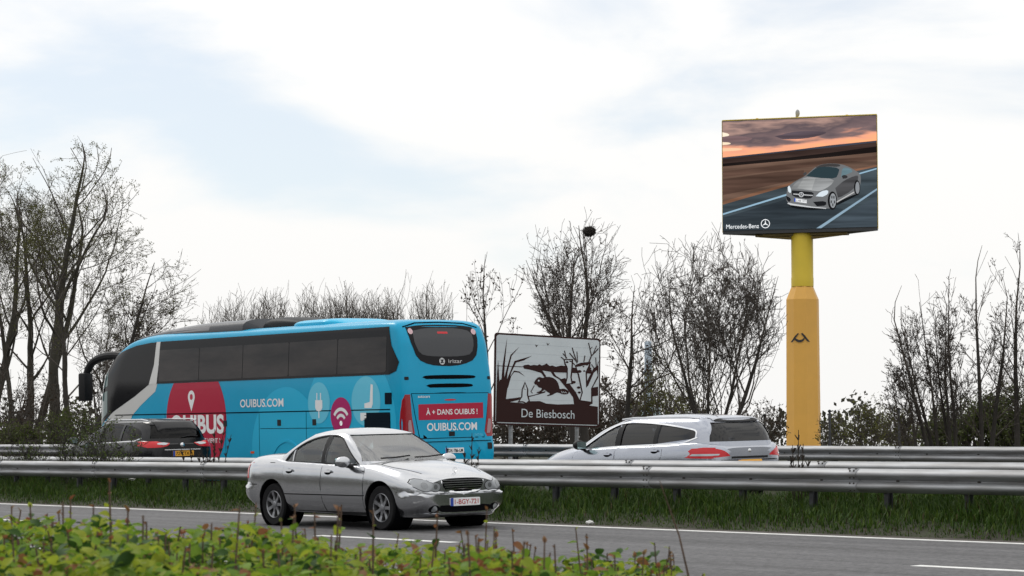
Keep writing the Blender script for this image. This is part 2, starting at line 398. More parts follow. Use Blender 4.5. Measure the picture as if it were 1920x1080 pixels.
def strip(name, s0, s1, zf, x0, x1, mt, lift=0.0, thick=0.12, n=1):
    V = []; Fc = []
    xs = np.linspace(x0, x1, n + 1)
    for x in xs: V += [(x, s0, zf(s0) + lift - thick), (x, s0, zf(s0) + lift), (x, s1, zf(s1) + lift), (x, s1, zf(s1) + lift - thick)]
    for i in range(n):
        a = i * 4; Fc += [(a, a + 4, a + 5, a + 1), (a + 1, a + 5, a + 6, a + 2), (a + 2, a + 6, a + 7, a + 3)]
    Fc += [(0, 1, 2, 3), (n * 4 + 3, n * 4 + 2, n * 4 + 1, n * 4)]
    return tag(ob(name, mesh(name, V, Fc, mt)), kind='structure')
strip('road', 10.2, 22.28, z_near, -1500, 1500, asphalt('asphalt_near', (0.078, 0.077, 0.080), 22.08))
strip('road', 25.3, 36.0, z_far, -1500, 1500, asphalt('asphalt_far', (0.078, 0.077, 0.080), 60))
M_LINE = mat('road_paint', (0.78, 0.78, 0.76), 0.6, c2=(0.55, 0.55, 0.53), vscale=7, detail=9)
def marking(s0, s1, zf, x0, x1): return strip('road_marking', s0, s1, zf, x0, x1, M_LINE, 0.005, 0.004)
marking(21.78, 21.93, z_near, -1500, 1500)
marking(14.55, 14.75, z_near, -1500, 1500)
for k in range(-14, 8): marking(18.32, 18.47, z_near, -26.9 + k * 10.6, -23.87 + k * 10.6)
marking(25.85, 26.0, z_far, -1500, 1500)
marking(33.0, 33.2, z_far, -1500, 1500)
for k in range(-10, 6): marking(29.45, 29.6, z_far, -30 + k * 10.6, -27 + k * 10.6)

# ---- grass in the median and along the far verge
rng = np.random.default_rng(5)
def blades(name, n, tfun, sfun, hfun, lean, mats, label, wd=0.006):
    t = tfun(n); s = sfun(n); z = np.interp(s, [p[0] for p in PROF], [p[1] for p in PROF]) - 0.01
    h = hfun(s, t); a = rng.uniform(0, 2 * np.pi, n); ln = lean * h * rng.uniform(.2, 1.3, n)
    dx, dy = np.cos(a), np.sin(a); ww = wd * rng.uniform(.6, 1.6, n); px_, py_ = -dy * ww, dx * ww
    B = np.stack([t, s, z], 1); D = np.stack([dx, dy, 0 * dx], 1); P = np.stack([px_, py_, 0 * px_], 1)
    Z = np.array([0, 0, 1.])
    v0 = B - P; v1 = B + P; mid = B + D * (ln * .35)[:, None] + Z * (h * .6)[:, None]; v2 = mid - P * .75; v3 = mid + P * .75
    v4 = B + D * ln[:, None] + Z * (h * (1 - .25 * np.minimum(1, ln / h)))[:, None]
    Vv = np.stack([v0, v1, v2, v3, v4], 1).reshape(-1, 3); o = np.arange(n)[:, None] * 5
    Q = np.concatenate([o + [0, 1, 3], o + [0, 3, 2], o + [2, 3, 4]])
    me = npmesh(name, Vv, Q); 
    for q in mats: me.materials.append(q)
    r = rng.random(n); mi = np.digitize(r, [.66, .95]).astype(np.int32); me.polygons.foreach_set('material_index', np.concatenate([mi] * 3))
    return tag(ob(name, me), label, 'grass', kind='stuff')
G1 = leafmat('grass_green', (0.045, 0.092, 0.012), (0.024, 0.052, 0.008), .25); G2 = leafmat('grass_fresh', (0.085, 0.135, 0.018), (0.045, 0.08, 0.012), .25); G3 = leafmat('grass_dry', (0.075, 0.058, 0.026), (0.040, 0.030, 0.014), .2)
def med_h(s, t):
    k = np.clip((s - 22.3) / .8, 0.05, 1); c = .75 + .35 * np.sin(t * 1.9 + s * 3) * np.sin(t * .63 + 1)
    return (0.06 + 0.30 * k + .16 * np.clip((s - 23.3) / .5, 0, 1)) * c * rng.uniform(.45, 1.15, len(s))
blades('grass', 120000, lambda n: rng.uniform(-64, -8, n), lambda n: 22.28 + 2.75 * rng.beta(1.15, 1.15, n), med_h, .75, [G1, G2, G3], 'dense dark green grass growing under the twin guardrails of the median')
blades('grass', 16000, lambda n: rng.uniform(-90, -16, n), lambda n: rng.uniform(36.1, 41, n), lambda s, t: rng.uniform(.08, .35, len(s)), .6, [G1, G2, G3], 'rough grass on the verge behind the far carriageway', .009)
blades('grass', 9000, lambda n: rng.uniform(-16, 3, n), lambda n: rng.uniform(1.5, 10.1, n), lambda s, t: rng.uniform(.1, .4, len(s)), .6, [G1, G2, G3], 'rough grass on the near verge beside the hard shoulder', .006)

# ---- guardrails
WB = [(0, 0), (.012, -.006), (.052, -.034), (.078, -.058), (.083, -.078), (.078, -.098), (.03, -.135), (.004, -.147), (0, -.155), (.004, -.163), (.03, -.175), (.078, -.212), (.083, -.232), (.078, -.252), (.052, -.276), (.012, -.304), (0, -.31)]
def wbeam(Ln, side):
    """one rail element: side -1 faces -Y"""
    xs = [0, .02, Ln * .5, Ln - .16, Ln]; V = []; n = len(WB)
    for i, x in enumerate(xs):
        o = 0.006 * (i >= 3) ; 
        for d, z in WB: V.append((x, side * (d + o), z))
    m0 = len(V)
    for x in xs:
        for d, z in WB: V.append((x, side * (d - .005), z + (0.001 if z > -.1 else 0)))
    Fc = []
    for b, rev in ((0, 0), (m0, 1)):
        for i in range(len(xs) - 1):
            for j in range(n - 1):
                q = (b + i * n + j, b + (i + 1) * n + j, b + (i + 1) * n + j + 1, b + i * n + j + 1); Fc.append(q[::-1] if rev else q)
    for i in range(len(xs) - 1):
        Fc.append((i * n, m0 + i * n, m0 + (i + 1) * n, (i + 1) * n)); Fc.append((i * n + n - 1, (i + 1) * n + n - 1, m0 + (i + 1) * n + n - 1, m0 + i * n + n - 1))
    for e in (0, len(xs) - 1):
        for j in range(n - 1): Fc.append((e * n + j, e * n + j + 1, m0 + e * n + j + 1, m0 + e * n + j))
    return fixnormals(mesh('rail_section', V, Fc, M_ZINC, True))
def bolts_mesh(Ln, side):
    b = MB()
    for x in (Ln - .05, Ln - .12):
        for z, d in ((-.03, .055), (-.115, .055), (-.195, .06), (-.28, .05)): b.ell((x, side * (d + .004), z), (.017, .010, .017), 6, 4)
    for x in (Ln * .0 + .66, Ln * .333 + .66, Ln * .666 + .66): b.ell((x, side * .006, -.155), (.03, .012, .022), 6, 4)
    for x in (Ln - .05, Ln - .17): b.ell((x, side * .012, -.004), (.028, .02, .008), 6, 4)
    return mesh('splice_bolts', b.v, b.f, M_BOLT)
def post_mesh(hgt, side):
    b = MB(); b.box((-.03, -side * .02 - .05, -hgt), (-.022, -side * .02 + .05, -.03)); b.box((-.022, -side * .02 - .05, -hgt), (.03, -side * .02 - .043, -.03)); b.box((-.022, -side * .02 + .043, -hgt), (.03, -side * .02 + .05, -.03))
    return mesh('post', b.v, b.f, M_ZIND)
def guardrail(name, label, s, zfun, side, joint, post0, x0, x1, hpost):
    g = thing(name, label, 'guardrail', (joint, s, zfun(joint) - .8))
    rm, bm_, pm = wbeam(4.0, side), bolts_mesh(4.0, side), post_mesh(hpost, side); sm = mesh('spacer', MB().box((-.04, -.03, -.1), (.04, .03, .1)).v, MB().box((-.04, -.03, -.1), (.04, .03, .1)).f, M_ZIND)
    for k in range(int((x0 - joint) // 4), int((x1 - joint) // 4) + 1):
        x = joint + 4 * k; za, zb = zfun(x), zfun(x + 4)
        r = ob('rail_section', rm, g, (x - joint, 0, za - zfun(joint) + .8), (0, -math.atan2(zb - za, 4), 0)); tag(ob('splice_bolts', bm_, r), kind='stuff')
    k = 0; x = post0
    while x > x0: x -= 4 / 3
    while x < x1:
        p = ob('post', pm, g, (x - joint, -side * .10, zfun(x) - zfun(joint) + .8)); ob('spacer', sm, p, (0, side * .07, -.155)); x += 4 / 3
    return g
guardrail('guardrail', 'weathered steel guardrail facing the carriageway of the silver sedan, in the grassy median', 23.2, lambda x: .826, -1, -25.49, -27.77, -80, 8, .95)
guardrail('guardrail', 'steel guardrail seen from behind just past the sedan-side rail, edging the bus carriageway', 24.3, lambda x: .908, -1, -27.1, -28.9, -84, 8, .95)
guardrail('guardrail', 'steel guardrail past the bus carriageway, in front of brown sign and yellow pylon', 37.0, lambda x: float(np.interp(x, [-90, -72, -46, -37, -30, -10], [1.2, 1.197, 1.186, 1.14, 1.11, 1.04])), -1, -33.1, -32.4, -112, 4, 1.0)
random.seed(3)
for i, (px_, s, lb) in enumerate(((247, 23.35, 'white crumpled paper scrap lying under the median guardrail'), (836, 22.3, 'pale litter flake at the grass edge ahead of the silver sedan'), (1105, 22.25, 'larger pale litter flake at the grass edge ahead of the silver sedan'))):
    p = on_s(px_, 900, s); b = MB(); b.ell((0, 0, 0), (.10 - .03 * i, .06, .03), 7, 5)
    b.v = [tuple(c + random.uniform(-.012, .012) for c in v) for v in b.v]
    o = b.build('litter', mat('pale_paper', (.7, .7, .68), .8), loc=(p.x, s, z_ground(s) + (.28 if i == 0 else .06))); tag(o, lb, 'litter')

# ================================================================== vehicles
def car_lower(P, xs, zmid, bumps=()):
    g = {k: pchip(*zip(*v), xs) for k, v in P.items()}; loops = []
    for i, x in enumerate(xs):
        zb, ws, wm, zs, wsh, zt = (float(g[k][i]) for k in ('zb', 'ws', 'wm', 'zs', 'wh', 'zt')); zm = min(zmid, zb + (zs - zb) * .6)
        half = [(0, zb), (ws * .6, zb), (ws, zb), (ws + .02, zb + .05), (wm - .01, zb + (zm - zb) * .45), (wm, zm), (wm, zm + (zs - zm) * .35), (wm - .015, zm + (zs - zm) * .7), (wsh, zs), (wsh - .09, zs + (zt - zs) * .55), (wsh * .55, zt - (zt - zs) * .08), (wsh * .25, zt), (0, zt)]
        h = chaikin([(a, b, 0) for a, b in half], 2)
        lp = [Vector((x, p.x, p.y)) for p in h] + [Vector((x, -p.x, p.y)) for p in h[-2:0:-1]]
        loops.append(lp)
    loops = endcaps(loops[0])[::-1] + loops + endcaps(loops[-1])
    for fn in bumps: loops = [[fn(p) for p in lp] for lp in loops]
    V, Fc = loft(loops); return fixnormals(mesh('body', V, Fc))
def sloop(z, xf, xr, b, n, k=56, ins=0.0, bow=0.0):
    xc, a = (xf + xr) / 2, (xf - xr) / 2 - ins; b -= ins; o = []
    for i in range(k):
        t = 2 * math.pi * i / k; c, s = math.cos(t), math.sin(t)
        o.append(Vector((xc + a * math.copysign(abs(c) ** (2 / n), c), b * math.copysign(abs(s) ** (2 / n), s), z)))
    return o
def greenhouse(Lv, crown, ins=0.035):
    zs = [l[0] for l in Lv]; zz = np.linspace(zs[0], zs[-1], 10); G = [pchip(zs, [l[i] for l in Lv], zz) for i in range(1, 5)]
    def shell(e):
        lo = [sloop(zz[i], G[0][i], G[1][i], G[2][i], G[3][i], ins=e) for i in range(10)]
        last = lo[-1]; c = Vector((sum(p.x for p in last) / len(last), 0, zz[-1]))
        for v in (.04, .10, .2, .35, .55, .78, .95):
            lo.append([Vector((c.x + (p.x - c.x) * (1 - v), p.y * (1 - v), zz[-1] - e * min(1, v * 6) + crown * (1 - (1 - v) ** 2.4))) for p in last])
        return lo
    A, B = shell(0), shell(ins); n = len(A[0])
    Va, Fa = loft(A, False); Vb, Fb = loft(B, False); o = len(Va)
    Fc = list(Fa) + [tuple(i + o for i in f[::-1]) for f in Fb]
    Fc += [(j, o + j, o + (j + 1) % n, (j + 1) % n) for j in range(n)]
    Fc.append(tuple((len(A) - 1) * n + j for j in range(n))); Fc.append(tuple(o + (len(B) - 1) * n + j for j in range(n))[::-1])
    full = fixnormals(mesh('cabin', Va + Vb, Fc)); V2, F2 = loft(A)
    return full, fixnormals(mesh('outer', V2, F2))
def bvh_of(me): return BVHTree.FromPolygons([v.co for v in me.vertices], [p.vertices for p in me.polygons])
def cyl(xa, za, R, y0, y1, k=40):
    b = MB(); V = [(xa + R * math.cos(2 * math.pi * j / k), y, za + R * math.sin(2 * math.pi * j / k)) for y in (y0, y1) for j in range(k)]
    return fixnormals(mesh('c', V, [tuple(range(k))[::-1], tuple(range(k, 2 * k))] + [(j, (j + 1) % k, k + (j + 1) % k, k + j) for j in range(k)]))
def wheel(parent, x, y, r, wd, side, rim=0.66, spokes=7, rm=None):
    """side +1: outer face towards +y"""
    w_ = MB(); ri = r * rim; h = wd / 2
    w_.lathe([(ri, -h * .9), (r * .93, -h), (r * .985, -h * .8), (r, -h * .45), (r, h * .45), (r * .985, h * .8), (r * .93, h), (ri, h * .9), (ri * .98, 0)], 40, close=True)
    o = w_.build('wheel', M_RUB, parent, True, (x, y, r))
    m_ = MB(); m_.lathe([(ri * .99, side * -h * .8), (ri * .99, side * h * .86), (ri * .95, side * h * .92), (ri * .90, side * h * .8), (ri * .88, side * h * .2)], 40)
    for i in range(spokes):
        a = 2 * math.pi * i / spokes; ca, sa = math.cos(a), math.sin(a); pv = []
        for rr, ww, dd in ((ri * .16, ri * .13, .72), (ri * .55, ri * .10, .70), (ri * .92, ri * .14, .84)):
            pv += [(rr * ca - ww * sa, side * h * dd, rr * sa + ww * ca), (rr * ca + ww * sa, side * h * dd, rr * sa - ww * ca)]
        pv += [(q[0], side * (abs(q[1]) - .03), q[2]) for q in pv]
        m_.add(pv, [(0, 2, 3, 1), (2, 4, 5, 3), (0, 6, 8, 2), (2, 8, 10, 4), (1, 3, 9, 7), (3, 5, 11, 9), (6, 7, 9, 8), (8, 9, 11, 10)])
    m_.lathe([(ri * .24, side * h * .5), (ri * .24, side * h * .76), (ri * .15, side * h * .82), (0.001, side * h * .84)], 20)
    m_.build('rim', rm or M_RIM, o, False)
    b = MB(); b.lathe([(ri * .87, side * h * .12), (.002, side * h * .10)], 28); b.build('brake_disc', M_BOLT, o)
    return o
def seatset(parent, x, ys, zb, h=.62):
    for y in ys:
        b = MB(); b.box((-.07, -.24, 0), (.09, .24, h * .78)); s = b.build('seat', M_INT, parent, True, (x, y, zb), (0, -.22, 0), bevel=.05)
        b = MB(); b.box((-.045, -.13, h * .83), (.05, .13, h + .1)); b.build('headrest', M_INT, s, True, bevel=.03)
def mirror_pair(parent, x, y, z, mt, s=1.0):
    for sd in (1, -1):
        b = MB(); b.ell((0, 0, 0), (.085 * s, .125 * s, .08 * s), 14, 10)
        b.v = [(max(-.06 * s, v[0]), v[1], v[2]) for v in b.v]
        o = b.build('door_mirror', mt, parent, True, (x, sd * (y + .10), z))
        b = MB(); b.box((-.072 * s, -.095 * s, -.055 * s), (-.064 * s, .095 * s, .055 * s)); b.build('mirror_glass', mat('mirror_glass', (.45, .6, .6), .08, .9), o)
        b = MB(); b.tube([(0.01, -sd * .04, -.05 * s), (.03, -sd * .14, -.075 * s)], .03, 8); b.build('mirror_foot', M_BLK, o)
def numberplate(parent, bvh, ax, c, wd, ht, text, bg, fg, flip, eu=True, off=.012):
    x0, x1 = c[0] - wd / 2, c[0] + wd / 2
    p = patch('number_plate', bvh, ax, rrect(x0, c[1] - ht / 2, x1, c[1] + ht / 2, .012, 3), off, bg, parent, .15, .015)
    if eu:
        e = (x0, x0 + wd * .1) if flip > 0 else (x1 - wd * .1, x1)
        patch('plate_band', bvh, ax, [(e[0], c[1] - ht / 2), (e[1], c[1] - ht / 2), (e[1], c[1] + ht / 2), (e[0], c[1] + ht / 2)], off + .002, M_EUB, p)
    lettering('plate_characters', text, bvh, ax, (c[0] + flip * wd * .04, c[1]), wd * .8, ht * .62, off + .003, fg, p, .01, flip)

def paint(name, c, metal, rough=.28): return mat(name, c, rough, metal, var=.04, vscale=3, coat=.9)
def build_car(name, label, S, loc, rot):
    T = thing(name, label, S.get('cat', 'car'), loc, rot); pm = S['paint']
    xs = np.concatenate([np.linspace(S['xr'], S['xr'] + .3, 9)[:-1], np.linspace(S['xr'] + .3, S['xf'] - .35, 46), np.linspace(S['xf'] - .35, S['xf'], 11)[1:]])
    low = car_lower(S['P'], xs, S['zmid'], S.get('bumps', ())); bl = bvh_of(low)
    cut = []; R = S['arch']
    for xa in S['axles']:
        for a, b in ((.50, 1.3), (-1.3, -.50)): cut.append(cyl(xa, S['wr'] + .015, R, a, b))
    me = boolean(low, cut); me.materials.clear(); me.materials.append(pm); autosmooth(me, 40)
    body = ob('body', me, T)
    for xa in S['axles']:
        for sd in (1, -1):
            b = MB(); yo = S['wmax'] - .03; b.lathe([(R - .004, sd * yo), (R - .004, sd * .505), (.002, sd * .505)], 36, c=(xa, 0, S['wr'] + .015)); b.build('wheel_well', M_GAP, T)
            wheel(T, xa, sd * (S['wmax'] - .03 - S['ww'] / 2), S['wr'], S['ww'], sd, spokes=S.get('spokes', 7), rm=S.get('rim'))
    full, outer = greenhouse(S['G'], S['crown'], .03); bg = bvh_of(outer)
    cuts = [prism(w_, 'y', -2, 2) for w_, _ in S['side']] + [prism(S['front'], 'x', S['gmid'], 6), prism(S['rear'], 'x', -6, S['gmid'])]
    me = boolean(full, cuts); me.materials.clear(); me.materials.append(S.get('roofpaint', pm)); autosmooth(me, 40)
    ob('cabin_frame', me, T)
    for sd in 'LR':
        for w_, gm in S['side']: patch('side_window', bg, sd, outset(w_, .012), -.012, gm, T, .10)
        for d in S['doors']:
            patch('door_gap', bl, sd, outset(d, .006), .0015, M_GAP, T, .10)
            o = patch('door', bl, sd, d, .004, pm, T, .07)
            hx, hz = max(p[0] for p in d) * 0 + min(p[0] for p in d) + .17, S['hz'](min(p[0] for p in d) + .17)
            patch('handle_recess', bl, sd, circ((hx, hz), .085, 20, .035), .0055, M_GAP, o, .05)
            b = patch('handle', bl, sd, rrect(hx - .095, hz - .004, hx + .095, hz + .026, .013), .035, S.get('handle', pm), o, .05, .03)
        for w_, off, mt_, nm in S.get('strips', ()): patch(nm, bl, sd, w_, off, mt_, T, .08, off)
        for w_, off, mt_, nm in S.get('gstrips', ()): patch(nm, bg, sd, w_, off, mt_, T, .08, off)
    patch('windshield', bg, 'F', outset(S['front'], .012), -.012, M_GLW, T, .08)
    patch('rear_window', bg, 'B', outset(S['rear'], .012), -.012, S['rearglass'], T, .08)
    fl = S['floor']; b = MB(); b.box((fl[0], -.66, fl[2] - .02), (fl[1], .66, fl[2])); b.build('cabin_deck', M_INT, T)
    b = MB(); b.tube([(S['wheel_x'], .36 + .17 * math.cos(t), fl[2] + .04 + .17 * math.sin(t)) for t in np.linspace(0, 2 * math.pi, 21)], .014, 6, False); b.build('steering_wheel', M_BLK, T)
    seatset(T, S['seat_x'], (.37, -.37), fl[2] - .30); seatset(T, S['seat2_x'], (.42, -.42), fl[2] - .32, .44)
    mirror_pair(T, *S['mirror'], S.get('mirpaint', pm))
    return T, bl, bg

# ---------------- silver saloon
SILV = paint('silver_paint', (.46, .47, .49), .95, .17)
def sed_bump(p):
    q = p.copy()
    if p.x > 1.80 and p.z < .515:
        k = min(1, (p.x - 1.80) / .10) * min(1, (.515 - p.z) / .012); q.x += .045 * k * min(1, max(0, (p.x - 1.95) / .15)); q.y *= 1 + .03 * k
    if p.x < -1.85 and p.z < .60:
        k = min(1, (-1.85 - p.x) / .10) * min(1, (.60 - p.z) / .012); q.x -= .04 * k * min(1, max(0, (-p.x - 2.0) / .15)); q.y *= 1 + .028 * k
    return q
def q2(pts, it=2): return [(p.x, p.y) for p in chaikin([(a, b, 0) for a, b in pts], it)]
sed_top = q2([(-1.06, .955), (-.93, 1.09), (-.62, 1.245), (-.25, 1.32), (.05, 1.325), (.23, 1.295), (.46, 1.15), (.80, .912)])
def below(pts, x0, x1): return [p for p in pts if x0 <= p[0] <= x1]
def topz(pts, x): return float(np.interp(x, [p[0] for p in pts], [p[1] for p in pts]))
def swin(x0, x1, top, botz):
    o = [(x0, botz(x0)), (x1, botz(x1))]; t = [(x1, topz(top, x1))] + [p for p in top if x0 + .01 < p[0] < x1 - .01][::-1] + [(x0, topz(top, x0))]
    o += t; r = [o[0]]
    for p in o[1:]:
        if (Vector(p) - Vector(r[-1])).length > .008: r.append(p)
    if (Vector(r[0]) - Vector(r[-1])).length < .008: r.pop()
    return r
sbz = lambda x: .935 - .018 * x
SED = dict(paint=SILV, xr=-2.22, xf=2.20, zmid=.60, arch=.365, axles=(1.40, -1.315), wr=.312, ww=.205, wmax=.864, bumps=(sed_bump,), handle=SILV,
  P=dict(zb=[(-2.22, .34), (-2.1, .27), (-1.8, .21), (0, .19), (1.6, .17), (2.0, .17), (2.20, .22)],
         ws=[(-2.22, .42), (-2.14, .56), (-1.95, .68), (-1.6, .74), (0, .76), (1.5, .76), (1.85, .71), (2.05, .60), (2.20, .44)],
         wm=[(-2.22, .58), (-2.18, .68), (-2.08, .785), (-1.88, .84), (-1.5, .86), (0, .864), (1.3, .862), (1.7, .845), (1.95, .80), (2.11, .735), (2.20, .60)],
         zs=[(-2.22, .84), (-2.16, .92), (-2.0, .965), (-1.4, .975), (-.9, .955), (0, .925), (.8, .895), (1.2, .865), (1.6, .80), (1.9, .735), (2.10, .69), (2.20, .65)],
         wh=[(-2.22, .55), (-2.16, .64), (-2.02, .71), (-1.6, .76), (-1.0, .80), (0, .81), (.8, .80), (1.3, .775), (1.7, .74), (1.95, .69), (2.12, .63), (2.20, .52)],
         zt=[(-2.22, .90), (-2.18, 1.0), (-2.08, 1.04), (-1.8, 1.06), (-1.4, 1.06), (-1.0, .93), (0, .90), (.8, .92), (1.05, .965), (1.4, .925), (1.75, .86), (1.98, .80), (2.12, .755), (2.20, .715)]),
  G=[(.88, 1.14, -1.62, .795, 6.5), (1.05, .90, -1.30, .765, 6.2), (1.22, .60, -.96, .69, 5.8), (1.34, .36, -.66, .61, 5.2)], crown=.085,
  gmid=-.2, side=[(swin(-.02, .79, sed_top, sbz), M_GLS), (swin(-.83, -.12, sed_top, sbz), M_GLS), (swin(-1.05, -.86, sed_top, sbz), M_GLS)],
  front=[(-.735, .955), (.735, .955), (.675, 1.12), (.56, 1.33), (-.56, 1.33), (-.675, 1.12)], rear=[(-.62, 1.04), (.62, 1.04), (.55, 1.18), (.46, 1.31), (-.46, 1.31), (-.55, 1.18)],
  rearglass=M_GLS, floor=(-1.45, 1.02, .915), wheel_x=.52, seat_x=-.10, seat2_x=-.80, mirror=(.66, .84, .95), spokes=7,
  doors=[[(.04, .24), (1.0, .24), (1.0, .5), (1.03, .80), (.98, .885), (.0, .918), (-.02, .6)], [(-.89, .62), (-.84, .42), (-.72, .24), (.015, .24), (-.045, .6), (-.025, .918), (-.98, .945), (-1.02, .80)]],
  hz=lambda x: .80 - .01 * x,
  strips=[([(-.95, .475), (1.01, .475), (1.01, .535), (-.95, .535)], .016, SILV, 'side_moulding'), ([(-.95, .47), (1.01, .47), (1.01, .484), (-.95, .484)], .0195, M_GAP, 'moulding_line'), ([(-.92, .20), (.98, .20), (.98, .235), (-.92, .235)], .006, M_BLK, 'sill_trim')],
  gstrips=[([(-.115, .92), (-.025, .92), (-.025, 1.318), (-.115, 1.318)], .003, M_BLK, 'pillar_trim'), (line([(-1.06, .947), (-.5, .936), (.2, .923), (.76, .905)], .018), .006, M_BLK, 'window_seal'), (line(sed_top, .016), .004, M_BLK, 'window_seal')])
sed, bl, bg = build_car('sedan_car', 'silver four-door saloon car driving on the carriageway in front of the median grass', SED, (-28.68, 20.55, z_near(20.55)), (math.atan(.025), 0, 0))
lamp = q2([(-.76, .665), (-.70, .72), (-.60, .70), (-.53, .645), (-.46, .665), (-.40, .63), (-.395, .575), (-.44, .535), (-.50, .54), (-.55, .555), (-.62, .54), (-.70, .565), (-.75, .61)], 1)
for sg in (1, -1):
    lp = [(a * sg, b) for a, b in lamp]
    h = patch('headlight', bl, 'F', lp, .006, mat('saloon_lens', (.30, .315, .33), .2, .2, coat=.5), sed, .04, .01)
    for cx, r in ((-.635, .045), (-.475, .034)): patch('lamp_reflector', bl, 'F', circ((cx * sg, .62 if r > .04 else .60), r, 18), .009, mat('lamp_bowl', (.22, .23, .24), .2, .6), h, .03)
    patch('headlight_gap', bl, 'F', outset(lp, .008), .002, M_GAP, sed, .04)
    tl = [(-.56 * sg, .70), (-.74 * sg, .70), (-.76 * sg, .93), (-.60 * sg, .93)]
    patch('tail_light', bl, 'B', tl, .008, M_RED, sed, .05, .01)
    patch('tail_light_wrap', bl, 'L' if sg < 0 else 'R', [(-2.15, .68), (-1.98, .70), (-2.0, .90), (-2.12, .90)], .006, M_RED, sed, .05)
    patch('fog_lamp_recess', bl, 'F', circ((sg * .52, .30), .085, 20, .05), .004, M_GAP, sed, .04)
    patch('fog_lamp', bl, 'F', circ((sg * .53, .30), .04, 16), .010, M_LGT, sed, .03)
gr = q2([(-.36, .69), (-.20, .705), (0, .71), (.20, .705), (.36, .69), (.345, .60), (.28, .535), (0, .525), (-.28, .535), (-.345, .60)], 1)
g_ = patch('grille', bl, 'F', gr, .006, M_GAP, sed, .05)
patch('grille_surround', bl, 'F', outset(gr, .018), .003, M_CHR, sed, .05, .005)
for k in range(5):
    z = .555 + k * .031; hw = .30 + .05 * min(1, k / 3); patch('grille_bar', bl, 'F', [(-hw, z), (hw, z), (hw, z + .011), (-hw, z + .011)], .014, M_CHR, g_, .08, .01)
patch('air_intake', bl, 'F', q2([(-.42, .345), (.42, .345), (.46, .29), (.40, .245), (-.40, .245), (-.46, .29)], 1), .005, M_GAP, sed, .06)
patch('bumper_trim', bl, 'F', line([(-.70, .235), (-.3, .222), (0, .22), (.3, .222), (.70, .235)], .014), .010, M_CHR, sed, .06, .01)
numberplate(sed, bl, 'F', (0, .385), .52, .11, '1-BGY-721', M_WHT, mat('plate_red', (.45, .03, .03), .5), 1)
for sd in 'LR':
    patch('bumper_seam', bl, sd, line([(-1.72, .605), (-1.95, .605)], .010), .003, M_GAP, sed, .06)
    patch('fuel_flap' if sd == 'R' else 'quarter_seam', bl, sd, line([(-1.42, .93), (-1.28, .93)], .006), .003, M_GAP, sed)
    patch('hood_gap', bl, 'T', line([(1.02, (.70 if sd == 'L' else -.70)), (1.5, (.655 if sd == 'L' else -.655)), (1.95, (.52 if sd == 'L' else -.52))], .009), .002, M_GAP, sed, .08)
    b = MB(); sgn = 1 if sd == 'L' else -1
    b.tube([(1.09 - .012, sgn * .30 - .28, .995), (1.04, sgn * .30, 1.0), (.98, sgn * .30 + .3, 1.02)], .011, 6); b.build('wiper', M_BLK, sed)
for k, r in ((0, .05),):
    b = MB(); b.tube([(2.03, 0, .745), (2.03, 0, .80)], .006, 6); b.tube([(2.03, .034 * math.cos(t), .83 + .034 * math.sin(t)) for t in np.linspace(0, 2 * math.pi, 19)], .004, 5, False)
    for a in (90, 210, 330): b.tube([(2.03, 0, .83), (2.03, .034 * math.cos(math.radians(a)), .83 + .034 * math.sin(math.radians(a)))], .003, 4)
    b.build('hood_star', M_CHR, sed)

